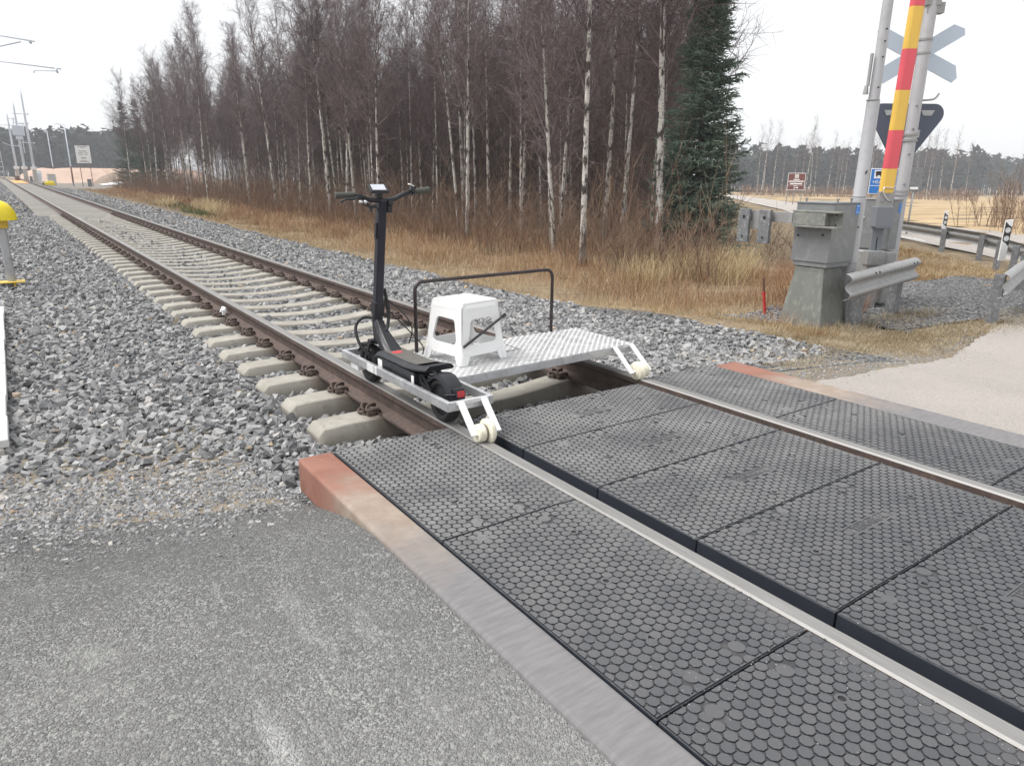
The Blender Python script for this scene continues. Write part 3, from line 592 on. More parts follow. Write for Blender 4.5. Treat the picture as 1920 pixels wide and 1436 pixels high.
for i in range(58):
    for j in range(26):
        p = onq((i+.5)/58, (j+.5)/26); a = (1 if (i+j) % 2 else -1)*rad(52); c, s = math.cos(a), math.sin(a); L, w, t = .0128, .0042, .0019
        P = [(p.x+x*c-y*s, p.y+x*s+y*c, z) for x, y, z in ((-L, 0, zt), (0, -w, zt), (L, 0, zt), (0, w, zt), (-L*.6, 0, zt+t), (0, -w*.5, zt+t), (L*.6, 0, zt+t), (0, w*.5, zt+t))]
        mb.add(P, [(4, 5, 6, 7), (0, 1, 5, 4), (1, 2, 6, 5), (2, 3, 7, 6), (3, 0, 4, 7)])
mb.build('tread_pattern', DECKP, tr)
mb = MB()
for a, b in ((0, 1), (1, 2), (2, 3)):
    p, q = V3(DQ[a]), V3(DQ[b]); n = (q-p).normalized(); n = V3((-n.y, n.x)); p, q = p+n*.014, q+n*.014; mb.beam((p.x, p.y, zt-.006-.025), (q.x, q.y, zt-.006-.025), .026, .05)
for u in (.3, .65):
    p, q = onq(u, .06), onq(u, .94); mb.beam((p.x, p.y, zt-.03), (q.x, q.y, zt-.03), .03, .04)
mb.build('platform_frame', ALU, tr, bevel=.003)
mb = MB(); A_ = [(-.10, 3.80), (.09, 3.815), (.09, 4.01), (-.10, 4.0)]
mb.ring([V3(q) for q in A_], [V3(q)+(V3((-.005, 3.906))-V3(q)).normalized()*.008 for q in A_], (0, 0, zt+.0008), (1, 0, 0), (0, 1, 0), (0, 0, 1), .0015); mb.build('hatch_seam', BLACKS, tr)
# handrail
hr = [(-.546, 4.125, .20), (-.546, 4.125, .60)]
def arc(c, a0, a1, r, ux, uz, n=6): return [V3(c)+V3(ux)*r*math.cos(a0+(a1-a0)*i/n)+V3(uz)*r*math.sin(a0+(a1-a0)*i/n) for i in range(n+1)]
hx = V3((1.18, .035, 0)).normalized()
path = [V3((-.546, 4.125, .195))]+arc(V3((-.546, 4.125, .614))+hx*.06, pi, pi/2, .06, hx, (0, 0, 1))+arc(V3((.634, 4.15, .622))-hx*.06, pi/2, 0, .06, hx, (0, 0, 1))+[V3((.634, 4.15, .195))]
MB().tube(path, .0125, 10).build('handrail', BROWNP, tr, smooth=True)
def roller(c, flange, name='roller'):
    """nylon roller with axis along x; flange: -1 or 1 side of the flange"""
    mb = MB(); f = flange; prof = [(-.044, .012), (-.044, .044), (-.038, .049), (-.006, .049), (0, .042), (.012, .042), (.014, .064), (.02, .070), (.036, .070), (.042, .062), (.05, .058), (.056, .04), (.058, .012)]
    mb.lathe(c, (f, 0, 0), prof, 28); o = mb.build(name, NYLON, tr, auto=40)
    MB().lathe(c, (f, 0, 0), [(-.001, .0423), (.001, .0432), (.011, .0432), (.013, .0423)], 28).build('tread_groove', DARKRING, o, smooth=True)
    MB().lathe(c, (f, 0, 0), [(-.06, .007), (.07, .007)], 10).build('axle', CHROME, o, smooth=True)
RL = V3((-.800, 2.905, .0495)); RR = V3((.800, 3.335, .0495))
roller(RL, 1); roller(RR, -1)
for x, y0, z0, y1, z1 in ((-.862, 3.032, .198, 2.90, .046), (-.716, 3.032, .198, 2.90, .046), (.70, 3.505, .198, 3.33, .046), (.868, 3.515, .198, 3.33, .046)):
    mb = MB(); mb.beam((x, y0, z0), (x, y1-.014, z1), .040, .010, 0, (0, 0, 1)); mb.box((x+(.0165 if x in (-.862, .70) else -.0165), (y0+y1)/2-.004, (z0+z1)/2-.012), (.004, .012, .03), Euler((rad(50), 0, 0)).to_matrix()); mb.build('roller_fork', ALU_W, tr, bevel=.0015)
mb = MB(); mb.box((-.787, 3.028, .19), (.20, .006, .02)).box((.785, 3.513, .19), (.21, .006, .02)); mb.build('fork_plate', ALU_W, tr, bevel=.001)

# ------------------------------------------------------------ electric scooter standing in the tray, wheels on the rail
sc = thing('electric_scooter', 'black electric scooter standing in the trolley tray with upright handlebar', 'scooter', (-.8, 3.8, 0)); X = -.80
def wheel(y, nm):
    c = (X-.0, y, .127); mb = MB(); prof = [(-.030, .088), (-.041, .100), (-.040, .114), (-.024, .1245), (0, .127), (.024, .1245), (.040, .114), (.041, .100), (.030, .088), (-.030, .088)]
    mb.lathe(c, (1, 0, 0), prof, 36); w = mb.build(nm, TYRE, sc, smooth=True)
    MB().lathe(c, (1, 0, 0), [(-.045, .03), (-.028, .06), (-.026, .089), (.026, .089), (.028, .06), (.045, .03)], 28).build('rim', SCOOT, w, auto=40)
    MB().lathe(c, (1, 0, 0), [(-.062, .011), (.062, .011)], 8).build('axle', CHROME, w, smooth=True)
wheel(3.30, 'rear_wheel'); wheel(4.29, 'front_wheel')
# battery case and deck
mb = MB(); cs = [(-.080, .155), (.080, .155), (.092, .172), (.092, .246), (-.092, .246), (-.092, .172)]
mb.extrude(cs, [(X, 3.50, 0), (X, 3.99, 0)], [((1, 0, 0), (0, 0, 1))]*2); mb.box((X, 3.49, .21), (.13, .05, .07)); mb.build('battery_case', SCOOT, sc, bevel=.006)
mb = MB(); mb.box((X-.093, 3.515, .205), (.004, .03, .05), None, 0).box((X+.093, 3.515, .205), (.004, .03, .05)).box((X-.094, 3.955, .21), (.003, .06, .05)); mb.build('side_reflector', WHITES, sc, bevel=.001)
dk = [(-.092, .250), (.092, .250), (.100, .262), (.072, .286), (-.072, .286), (-.100, .262)]
mb = MB(); mb.extrude(dk, [(X, 3.62, 0), (X, 3.97, 0), (X, 4.03, -.02)], [((1, 0, 0), (0, 0, 1))]*3)
mb.extrude(dk, [(X, 3.62, 0.0002), (X, 3.50, .010), (X, 3.42, .034)], [((1, 0, 0), (0, 0, 1)), ((1, 0, 0), (0, 0, 1)), ((.96, 0, 0), (0, -.25, 1))]); dko = mb.build('deck', SCOOT, sc, bevel=.004)
mb = MB(); mb.add([(X-.068, 3.63, .2872), (X+.068, 3.63, .2872), (X+.068, 3.96, .2872), (X-.068, 3.96, .2872), (X-.068, 3.51, .2958), (X+.068, 3.51, .2958), (X+.066, 3.435, .317), (X-.066, 3.435, .317)], [(0, 1, 2, 3), (4, 5, 1, 0), (7, 6, 5, 4)]); mb.build('grip_mat', DECKTOP, dko)
mb = MB(); mb.prism([(-.035, 0), (.0, -.02), (.04, .012), (.022, .03), (.035, .052), (-.01, .034), (-.03, .045)], (X-.01, 3.86, .2874), (1, 0, 0), (0, 1, 0), (0, 0, 1), .0008); mb.build('deck_sticker', REDS, dko)
# rear swing arms, spring, fender and tail light
mb = MB()
for s in (-1, 1):
    mb.beam((X+s*.058, 3.49, .20), (X+s*.055, 3.30, .127), .014, .03); mb.beam((X+s*.056, 3.46, .245), (X+s*.058, 3.36, .165), .012, .018); mb.tube([(X+s*.066, 3.30, .127), (X+s*.062, 3.19, .19), (X+s*.03, 3.135, .20)], .005, 6)
mb.build('swing_arm', SCOOT, sc, bevel=.003)
hx_ = [(X-.02+.016*math.cos(t), 3.455-.0+.016*math.sin(t)-.006*t/2, .20+.0035*t) for t in [k*pi/5 for k in range(40)]]
MB().tube(hx_, .0035, 6).build('spring', CHROME, sc, smooth=True)
mb = MB(); n = 14; A0, A1 = rad(5), rad(172)
for k in range(n+1):
    a = A0+(A1-A0)*k/n; cy, cz = 3.30+.148*math.cos(pi-a)*1.0, .130+.148*math.sin(a)
    ny, nz = math.cos(pi-a), math.sin(a)
    for w, d in ((-.052, -.022), (-.045, 0), (0, .008), (.045, 0), (.052, -.022), (.046, -.026), (.04, -.005), (0, .003), (-.04, -.005), (-.046, -.026)): mb.v.append((X+w, cy+ny*d, cz+nz*d))
for k in range(n):
    for q in range(10): mb.f.append([k*10+q, k*10+(q+1) % 10, (k+1)*10+(q+1) % 10, (k+1)*10+q]); mb.m.append(0)
mb.f += [list(range(10)), [n*10+q for q in range(10)]]; mb.m += [0, 0]; fe = mb.build('rear_fender', SCOOT, sc, auto=40)
mb = MB(); mb.box((X, 3.148, .205), (.062, .045, .052), Euler((rad(-12), 0, 0)).to_matrix(), 0, .9); tl = mb.build('tail_light', SCOOT, sc, bevel=.004)
mb = MB(); mb.box((X, 3.1255, .202), (.046, .008, .036), Euler((rad(-12), 0, 0)).to_matrix()); mb.build('red_lens', REDM, tl, bevel=.003)
# neck, fork, stem
mb = MB()
nk = [(V3((X, 3.93, .262)), .062, .03), (V3((X, 4.03, .315)), .052, .04), (V3((X, 4.12, .375)), .040, .045), (V3((X, 4.165, .425)), .034, .04)]
for c, w, hh in nk:
    for a, b in ((-1, -1), (1, -1), (1, .3), (.55, 1), (-.55, 1), (-1, .3)): mb.v.append((c.x+a*w, c.y-b*hh*.55, c.z+b*hh*.75))
for i in range(3):
    for k in range(6): mb.f.append([i*6+k, i*6+(k+1) % 6, (i+1)*6+(k+1) % 6, (i+1)*6+k]); mb.m.append(0)
mb.f += [list(range(6)), [18+k for k in range(6)]]; mb.m += [0, 0]; mb.build('neck', SCOOT, sc, bevel=.005)
MB().box((X+.02, 4.06, .372), (.016, .018, .006)).build('neck_decal', CHROME, sc, bevel=.001)
mb = MB(); mb.tube([(X, 4.165, .30), (X, 4.175, .44), (X, 4.158, .545)], [.034, .036, .033], 14)
for s in (-1, 1): mb.beam((X+s*.056, 4.19, .30), (X+s*.056, 4.29, .127), .014, .034)
mb.box((X, 4.185, .30), (.125, .05, .03)); mb.build('fork', SCOOT, sc, bevel=.004)
mb = MB(); mb.box((X, 4.27, .268), (.09, .13, .012), Euler((rad(-14), 0, 0)).to_matrix()); mb.box((X, 4.39, .222), (.088, .11, .011), Euler((rad(-42), 0, 0)).to_matrix()); mb.build('front_fender', SCOOT, sc, bevel=.004)
S0, S1 = V3((X, 4.165, .50)), V3((X, 4.035, 1.205)); sq = [(-.02, -.029), (.02, -.029), (.027, -.02), (.027, .02), (.02, .029), (-.02, .029), (-.027, .02), (-.027, -.02)]
sdir = (S1-S0).normalized(); su = V3((1, 0, 0)).cross(sdir).normalized()
mb = MB(); mb.extrude(sq, [S0, S1], [((1, 0, 0), su)]*2); mb.build('stem', SCOOT_N, sc, bevel=.003)
mb = MB(); c_ = S0.lerp(S1, .03); mb.extrude([(a*1.3, b*1.3) for a, b in sq], [S0-sdir*.02, S0+sdir*.07], [((1, 0, 0), su)]*2); mb.beam(S0+V3((-.037, 0, .0)), S0+V3((-.037, -.0, .10)), .012, .02); mb.build('folding_clamp', SCOOT, sc, bevel=.004)
mb = MB(); q = S0.lerp(S1, .74); mb.box((X-.031, q.y, q.z), (.012, .03, .10), Euler((rad(10), 0, 0)).to_matrix()); mb.build('side_hook', SCOOT, sc, bevel=.003)
# handlebar
def spl(P, n=6):
    P = [V3(p) for p in P]; o = []
    for i in range(len(P)-1):
        a, b, c, d = P[max(i-1, 0)], P[i], P[i+1], P[min(i+2, len(P)-1)]
        for k in range(n): t = k/n; o.append(.5*((2*b)+(c-a)*t+(2*a-5*b+4*c-d)*t*t+(3*b-a-3*c+d)*t**3))
    return o+[P[-1]]
hb = [(-1.085, 4.045, 1.232), (-1.00, 4.04, 1.235), (-.945, 4.037, 1.226), (-.875, 4.035, 1.205), (-.80, 4.035, 1.203), (-.725, 4.033, 1.207), (-.66, 4.03, 1.235), (-.60, 4.028, 1.25), (-.48, 4.02, 1.264)]
bar = MB().tube(spl(hb), .0145, 10).build('handlebar', SCOOT, sc, smooth=True)
for a, b in (((-1.09, 4.045, 1.231), (-.978, 4.04, 1.234)), ((-.478, 4.02, 1.264), (-.588, 4.027, 1.253))):
    MB().tube([V3(a), V3(a).lerp(V3(b), .04), V3(a).lerp(V3(b), .2), V3(b)], [.017, .0205, .0185, .0185], 14).build('grip', GRIP, bar, auto=40)
mb = MB(); mb.tube(spl([(-.965, 4.00, 1.222), (-1.0, 3.985, 1.213), (-1.05, 3.98, 1.21), (-1.085, 3.985, 1.196)], 4), [.009]*5+[.007]*4+[.006]*4, 8); mb.box((-.962, 4.02, 1.225), (.035, .04, .03)); mb.build('brake_lever', SCOOT, bar, bevel=.002)
mb = MB(); mb.lathe((-.955, 3.99, 1.195), (1, 0, 0), [(-.012, .009), (.012, .009)], 12).lathe((-.925, 3.99, 1.193), (.2, -1, 0), [(-.008, .012), (.008, .012)], 14); mb.build('switch', CHROME, bar, smooth=True)
mb = MB(); mb.box((-.885, 3.985, 1.168), (.05, .03, .02)).box((-.895, 3.985, 1.155), (.012, .02, .03)).tube([(-.925, 4.0, 1.195), (-.90, 3.985, 1.175)], .007, 6); mb.build('bell', SCOOT, bar, bevel=.003)
RD = Euler((rad(38), 0, 0)).to_matrix()
mb = MB(); mb.box((-.835, 4.005, 1.27), (.118, .072, .018), RD).box((-.82, 4.03, 1.236), (.04, .03, .05)); dsp = mb.build('display', SCOOT, sc, bevel=.004)
MB().box((-.835, 4.005-.0068, 1.27+.0087), (.088, .05, .004), RD).build('display_screen', SCREEN, dsp, bevel=.001)
mb = MB(); mb.box((-.607, 4.0, 1.272), (.03, .03, .035), Euler((0, rad(25), 0)).to_matrix()).tube([(-.60, 4.027, 1.252), (-.585, 4.027, 1.2525)], .021, 12); th = mb.build('throttle', SCOOT, bar, bevel=.002)
MB().box((-.618, 3.995, 1.292), (.032, .026, .006), Euler((0, rad(25), 0)).to_matrix()).build('throttle_lever', WHITES, th, bevel=.001)
mb = MB(); q = S0.lerp(S1, .93); mb.box((X+.045, q.y-.005, q.z), (.032, .05, .055)).lathe((X+.045, q.y-.045, q.z+.028), (0, 1, 0), [(0, .016), (.07, .014)], 12); mb.build('headlamp', SCOOT, sc, bevel=.005)
# cables
cb = []
cb.append((spl([(-.955, 4.01, 1.20), (-.90, 4.0, 1.165), (-.85, 4.0, 1.16), (-.825, 4.02, 1.12)]), .0045))
cb.append((spl([(-.75, 4.16, .64), (-.745, 4.12, .52), (-.765, 4.09, .43), (-.79, 4.07, .385)]), .011))
cb.append((spl([(-.775, 4.13, .43), (-.86, 4.22, .46), (-.92, 4.25, .40), (-.925, 4.2, .30), (-.88, 4.14, .22)]), .010))
cb.append((spl([(-.75, 4.14, .58), (-.68, 4.05, .50), (-.64, 4.0, .40), (-.665, 4.0, .30)]), .0042))
cb.append((spl([(-.75, 4.15, .52), (-.665, 4.04, .40), (-.595, 3.95, .29), (-.62, 3.9, .24)]), .0042))
for p, r in cb: MB().tube(p, r, 7).build('cable', CABLE, sc, smooth=True)
mb = MB()
for k in range(24):
    t = k/23; p = V3((-.75, 4.16, .64)).lerp(V3((-.747, 4.115, .48)), t); mb.lathe(p, (0, .2, 1), [(-.002, .0135), (.002, .0135)], 8)
mb.build('coiled_cable', CABLE, sc, smooth=True)

# ------------------------------------------------------------ plastic stool and the black bar
sc_c, sa, SH = V3((-.338, 3.835)), rad(9), .392
st = thing('plastic_stool', 'white plastic stool with cut-out sides standing on the trolley platform', 'stool', (sc_c.x, sc_c.y, zt))
wb, wt = .192, .150
def side_pts():
    R = .03; inner = []; outer = []
    hw = lambda v: wb+(wt-wb)*v/SH
    for cx, cy, a0, ox, oy in ((1, 0, -pi/2, 1, 0), (1, 1, 0, 1, 1), (-1, 1, pi/2, -1, 1), (-1, 0, pi, -1, 0)):
        v = .125 if cy == 0 else .285; a = .118 if cy == 0 else .094
        for k in range(4):
            t = a0+k*pi/6; inner.append((cx*(a-R)+R*math.cos(t), v+(R if cy == 0 else -R)+R*math.sin(t)))
            if cy == 0:
                o4 = [(cx*(hw(.05)-.075), .055), (cx*(hw(.07)-.045), .066), (cx*hw(.075), .072), (cx*hw(.13), .13)]
                if cx < 0: o4 = o4[::-1]
            else:
                o4 = [(cx*hw(.26), .26), (cx*hw(SH-.03), SH-.03), (cx*(hw(SH-.03)-.012), SH-.002), (cx*.08, SH-.001)]
                if cx < 0: o4 = o4[::-1]
            outer.append(o4[k])
    return outer, inner, hw
out_, inn_, hw_ = side_pts()
mb = MB(); th_ = .007; sl_ = math.atan((wb-wt)/SH)
for q in range(4):
    a = sa+q*pi/2; ax = V3((math.cos(a), math.sin(a), 0)); nrm = V3((math.sin(a), -math.cos(a), 0)); ay = (V3((0, 0, 1))-nrm*math.tan(sl_)); o_ = V3((sc_c.x, sc_c.y, zt))+nrm*wb
    mb.ring(out_, inn_, o_, ax, ay, -nrm, th_)
    # corner foot: two wings that taper to a rounded toe
    for sgn in (-1, 1):
        P = [(sgn*(wb-.050), .002), (sgn*wb*.999, 0), (sgn*hw_(.076), .076), (sgn*(hw_(.07)-.07), .062)]
        if sgn < 0: P = P[::-1]
        mb.prism(P, o_, ax, ay, -nrm, th_)
b_ = mb.build('stool_frame', WHITEPL, st)
mb = MB(); rr = .03
def rsq(w, r): return [(sx*(w-r)+r*math.cos(a0+k*pi/8), sy*(w-r)+r*math.sin(a0+k*pi/8)) for sx, sy, a0 in ((1, 1, 0), (-1, 1, pi/2), (-1, -1, pi), (1, -1, 3*pi/2)) for k in range(5)]
ax = V3((math.cos(sa), math.sin(sa), 0)); ay = V3((-math.sin(sa), math.cos(sa), 0)); c0 = V3((sc_c.x, sc_c.y, zt))
lv = [(SH-.045, wt+.006), (SH-.012, wt+.001), (SH-.002, wt-.008), (SH, wt-.02)]; n = 20
for z, w in lv: mb.v += [tuple(c0+ax*p[0]+ay*p[1]+V3((0, 0, z))) for p in rsq(w, rr)]
for i in range(len(lv)-1):
    for k in range(n): mb.f.append([i*n+k, i*n+(k+1) % n, (i+1)*n+(k+1) % n, (i+1)*n+k]); mb.m.append(0)
mb.f.append([(len(lv)-1)*n+k for k in range(n)]); mb.m.append(0); mb.build('seat', WHITEPL, st, auto=50)
mb = MB()
for q in range(4):
    a = sa+q*pi/2+pi/4; p = V3((sc_c.x+math.cos(a)*(wb-.012)*1.414, sc_c.y+math.sin(a)*(wb-.012)*1.414, zt)); p2 = V3((sc_c.x+math.cos(a)*(wb-.022)*1.414, sc_c.y+math.sin(a)*(wb-.022)*1.414, zt+.08))
    MB().tube([p, p.lerp(p2, .1), p2], [.020, .024, .018], 12).build('foot', WHITEPL, st, auto=40)
mb = MB(); mb.tube([(-.475, 3.628, .322), (-.155, 3.655, .487)], .0085, 8); mb.box((-.155, 3.655, .487), (.03, .012, .02), Euler((0, rad(-27), 0)).to_matrix())
tag(mb.build('steel_bar', BLACKP, auto=40), 'black steel bar leaning across the cut-out of the white stool', 'bar')

# ------------------------------------------------------------ level crossing machine with counterweights
ZR = -.42
bm_ = thing('barrier_machine', 'grey barrier drive cabinet with counterweight plates on a tapered concrete foot', 'barrier machine', (5.6, 5.0, ZR))
mb = MB(); B0 = [(5.29, 4.68), (5.90, 4.68), (5.90, 5.30), (5.29, 5.30)]; B1 = [(5.40, 4.80), (5.82, 4.80), (5.82, 5.20), (5.40, 5.20)]
mb.v = [(x, y, ZR-.1) for x, y in B0]+[(x, y, .26) for x, y in B1]+[(x, y, .318) for x, y in B1]
for i in range(2):
    for k in range(4): mb.f.append([i*4+k, i*4+(k+1) % 4, i*4+4+(k+1) % 4, i*4+4+k])
mb.f += [[3, 2, 1, 0], [8, 9, 10, 11]]; mb.m = [0]*10; mb.build('foundation', CONC_DARK, bm_, bevel=.01)
mb = MB(); mb.box((5.64, 5.0, .36), (.50, .46, .07)); mb.box((5.655, 5.005, .735), (.56, .50, .70)); mb.box((5.655, 5.005, 1.095), (.58, .52, .02)); cab = mb.build('cabinet', GREYP, bm_, bevel=.006)
for x, y, z in ((5.372, 4.86, .72), (5.372, 5.19, .70)): MB().lathe((x, y, z), (-1, 0, 0), [(0, .013), (.012, .012)], 12).build('lock', BLACKS, cab)
for x, y in ((5.50, 4.80), (5.80, 4.80), (5.48, 5.2)): MB().lathe((x, y, 1.104), (0, 0, 1), [(0, .012), (.03, .011), (.032, .02), (.045, .018)], 8).build('lifting_bolt', STEELW, cab)
mb = MB(); mb.box((5.89, 4.753, 1.02), (.085, .003, .12)); stk = mb.build('sticker', BLUE, cab)
mb = MB(); mb.prism([(0, 0), (.02, 0), (.01, .02)], (5.86, 4.7512, 1.05), (1, 0, 0), (0, 0, 1), (0, -1, 0), .001); mb.box((5.903, 4.7512, 1.058), (.035, .001, .006)).box((5.87, 4.7512, 1.02), (.02, .001, .007)).box((5.87, 4.7512, .985), (.02, .001, .007)).box((5.905, 4.7512, .985), (.025, .001, .007)); mb.build('sticker_marks', WHITES, stk)
mb = MB(); x_, ya, yb_, za, zb_ = 5.375, 4.62, 5.22, .805, 1.005
mb.box((x_-.012, (ya+yb_)/2, (za+zb_)/2), (.022, yb_-ya, zb_-za)); mb.box((x_-.075, (ya+yb_)/2, za+.012), (.11, yb_-ya, .024)).box((x_-.075, (ya+yb_)/2, zb_-.012), (.11, yb_-ya, .024))
mb.box((x_-.075, 4.995, (za+zb_)/2), (.106, .43, zb_-za-.05)); ch = mb.build('channel', CHANNEL, bm_, bevel=.006)
for z in (.965, .845): MB().lathe((x_-.024, 4.70, z), (-1, 0, 0), [(0, .012), (.006, .011)], 10).build('bolt', BLACKS, ch)
mb = MB(); mb.box((5.27, 5.62, .91), (.03, .80, .13)); mb.build('counterweight_arm', GALV_L, bm_, bevel=.004)
mb = MB(); mb.box((5.245, 5.73, .865), (.012, .14, .24)); mb.build('joint_plate', GALV_L, bm_, bevel=.003)
for yy in (5.875, 5.565):
    mb = MB(); mb.box((5.20, yy, .785), (.05, .165, .42)); cw = mb.build('counterweight', STEELW, bm_, bevel=.005)
    m2 = MB()
    for z in (.90, .65): m2.lathe((5.174, yy, z), (-1, 0, 0), [(0, .02 if z > .8 else .013), (.01, .018 if z > .8 else .012)], 10)
    m2.build('bolt', BLACKS, cw)
# white tapered post on the foundation
wp = thing('white_post', 'tall white painted post standing beside the counterweight machine', 'post', (6.05, 4.85, -.42))
mb = MB(); mb.tube([(6.047, 4.846, -.45), (6.047, 4.846, .34), (6.047, 4.846, 1.15)], .083, 20); mb.tube([(6.047, 4.846, 1.15), (6.047, 4.846, 1.17), (6.053, 4.844, 2.27)], [.083, .077, .074], 20); mb.tube([(6.053, 4.844, 2.27), (6.053, 4.844, 2.29), (6.058, 4.84, 4.6)], [.074, .062, .056], 18); mb.build('post_tube', POLEW, wp, auto=30)
for z, r in ((.345, .087), (2.28, .076), (1.16, .0855)): MB().lathe((6.047, 4.846, z), (0, 0, 1), [(0, r), (.012, r)], 20).build('collar', GALV_L, wp, auto=40)
for z, dz in ((.80, 0), (1.45, 0), (1.47, .01), (2.75, 0), (2.42, 0), (3.05, 0), (2.92, 0)): MB().lathe((6.0+dz, 4.782, z), (-.5, -.8, 0), [(0, .010), (.016, .009)], 8).build('bolt', BLACKS, wp)
MB().tube(spl([(6.13, 4.87, 2.10), (6.18, 4.86, 2.04), (6.22, 4.89, 1.99), (6.18, 4.95, 1.9), (6.12, 4.91, 1.86)], 5), .009, 7).build('cable', GALV, wp, smooth=True)
mb = MB(); mb.box((5.96, 4.89, 2.62), (.03, .03, .36)); mb.box((5.95, 4.90, 2.40), (.05, .05, .10), None, 0, .6); mb.build('side_bracket', GALV_L, wp, bevel=.003)

# striped barrier arm, raised upright
ba = thing('crossing_barrier', 'raised red and yellow striped barrier arm on a grey bracket', 'barrier arm', (7.47, 5.25, 0)); BX, BY = 7.455, 5.25
rdr = V3((.806, -.592, 0)); fdr = V3((.592, .806, 0)); RM = Matrix(((rdr.x, fdr.x, 0), (rdr.y, fdr.y, 0), (0, 0, 1)))
zs = [1.20, 1.523, 2.026, 2.536, 3.043, 3.554, 4.06, 4.57]; cP = lambda z: (BX+.010*(z-1.2), BY-.006*(z-1.2), z)
for i in range(7):
    a, b = V3(cP(zs[i])), V3(cP(zs[i+1])); mb = MB(); w, d_ = .092-.002*i, .035
    P = [(-w, -d_), (-w+.03, -d_-.014), (w-.03, -d_-.014), (w, -d_), (w, d_), (-w, d_)]
    mb.extrude(P, [a, b], [(rdr, fdr)]*2); mb.build('stripe', YELP if i % 2 == 0 else REDP, ba, bevel=.003)
mb = MB(); mb.box((BX, BY, 1.115), (.21, .09, .21), RM); mb.build('clamp_plate', GALV_L, ba, bevel=.006)
mb = MB(); mb.box((BX-.02, BY, .875), (.235, .17, .275), RM).box((BX-.03, BY-.03, 1.005), (.22, .10, .03), RM).box((BX-.02, BY-.02, .728), (.225, .14, .02), RM); mb.build('junction_box', GREYP_B, ba, bevel=.006)
mb = MB(); mb.box((BX-.005, BY+.03, .55), (.155, .03, .36), RM); stm = mb.build('support_plate', GREYP_B, ba, bevel=.003)
MB().box((BX-.005-.0093, BY+.03-.0127, .50), (.014, .004, .19), RM).build('slot', BLACKS, stm)
mb = MB(); mb.box((BX-.02, BY+.02, .30), (.26, .16, .20), RM).box((BX-.02, BY+.04, -.1), (.20, .14, .66), RM); mb.build('mounting_foot', GALV_L, ba, bevel=.006)
mb = MB(); mb.tube(spl([V3((BX, BY, 1.27))-fdr*.055+rdr*a for a in (.07, 0, -.06)]+[V3((BX, BY, 1.2))-fdr*.06-rdr*.065, V3((BX, BY, 1.13))-fdr*.07-rdr*.02, V3((BX, BY, 1.09))-fdr*.06+rdr*.04], 5), .008, 7); mb.build('cable', CHROME, ba, smooth=True)
for a in (-.055, .055): MB().lathe(V3((BX, BY, 1.085))-fdr*.045+rdr*a, -fdr, [(0, .012), (.02, .01)], 8).build('bolt', STEELW, ba)

ec = thing('equipment_cabinet', 'tall grey metal cabinet on a pale plinth behind the striped barrier arm', 'cabinet', (7.75, 5.52, ZR))
mb = MB(); mb.box((7.765, 5.52, .755), (.24, .62, .70)); mb.box((7.765, 5.52, 1.105), (.26, .64, .02)); eb = mb.build('cabinet_body', GREYP, ec, bevel=.02)
mb = MB(); mb.box((7.765, 5.52, .0), (.29, .68, .77)); mb.build('plinth', GALV_L, ec, bevel=.03)
mb = MB(); mb.box((7.765, 5.52, -.42), (.20, .5, .1)); mb.build('footing', BLACKS, ec)
MB().lathe((7.644, 5.62, .84), (-1, 0, 0), [(0, .02), (.01, .019), (.012, .01)], 12).build('lock', CHROME, eb)
MB().box((7.83, 5.2085, .99), (.06, .003, .14)).build('sticker', BLUE, eb)

# signal mast with crossbuck and lamp board, all seen from behind
sg = thing('signal_mast', 'signal mast with saltire crossbuck and dark triangular lamp board seen from behind', 'signal', (8.5, 5.56, ZR))
mb = MB(); mb.tube([(8.5, 5.56, ZR-.1), (8.5, 5.56, 1.9), (8.5, 5.56, 4.7)], [.092, .088, .082], 20); mb.build('mast', POLEW, sg, auto=40)
for z, r in ((1.15, .10), (2.01, .105), (1.93, .105), (3.12, .095), (3.30, .095), (1.20, .096)): MB().lathe((8.5, 5.56, z), (0, 0, 1), [(0, r), (.03, r)], 20).build('clamp', GALV_L, sg, auto=40)
mb = MB(); mb.box((8.5, 5.56, 4.0), (.20, .16, .5), RM).box((8.54, 5.53, 3.72), (.24, .12, .14), RM); mb.build('mast_box', GALV_L, sg, auto=40)
zz = V3((0, 0, 1)); cc = V3((8.54, 5.62, 3.145))+fdr*.06
def board(c, d, L, w, t):
    d = V3(d).normalized(); n_ = fdr; s = d.cross(n_).normalized(); return [(-L/2, w*.12), (-L/2+.11, -w/2), (L/2-.03, -w/2), (L/2, -w*.12), (L/2-.11, w/2), (-L/2+.03, w/2)], d, s
for k, (d, off) in enumerate((((rdr*1.222+zz*.746), 0), ((rdr*1.25-zz*.575), .02))):
    P, d1, s1 = board(cc, d, 1.40, .215, .02); mb = MB(); mb.prism(P, cc+fdr*off, d1, s1, fdr, .018); bo = mb.build('crossbuck_board', SIGNBACK, sg)
    mb = MB(); mb.prism([(x*.97, y*.92) for x, y in P], cc+fdr*(off+.0185), d1, s1, fdr, .002); mb.build('board_face', WHITES, bo)
def rtri(w, hh, r, n=8):
    C = [(-w/2+r, -r), (w/2-r, -r), (0, -hh+r*1.1)]; o = []
    for (cx, cy), a0, a1 in ((C[1], -.55, pi/2), (C[0], pi/2, pi+.55), (C[2], pi+.6, 2*pi-.6)):
        for k in range(n+1): a = a0+(a1-a0)*k/n; o.append((cx+r*math.cos(a), cy+r*math.sin(a)))
    return o
o_ = V3((8.50, 5.62, 2.475))+fdr*.10+rdr*.02; mb = MB(); mb.prism(rtri(1.08, .90, .15), o_, rdr, zz, fdr, .03); tb_ = mb.build('lamp_board', SIGDARK, sg, bevel=.006)
mb = MB()
for a in (-.26, .29): mb.prism([(-.10, 0), (.10, 0), (.062, -.075), (-.062, -.075)], o_+rdr*a+zz*(-.095)-fdr*.012, rdr, zz, fdr, .012)
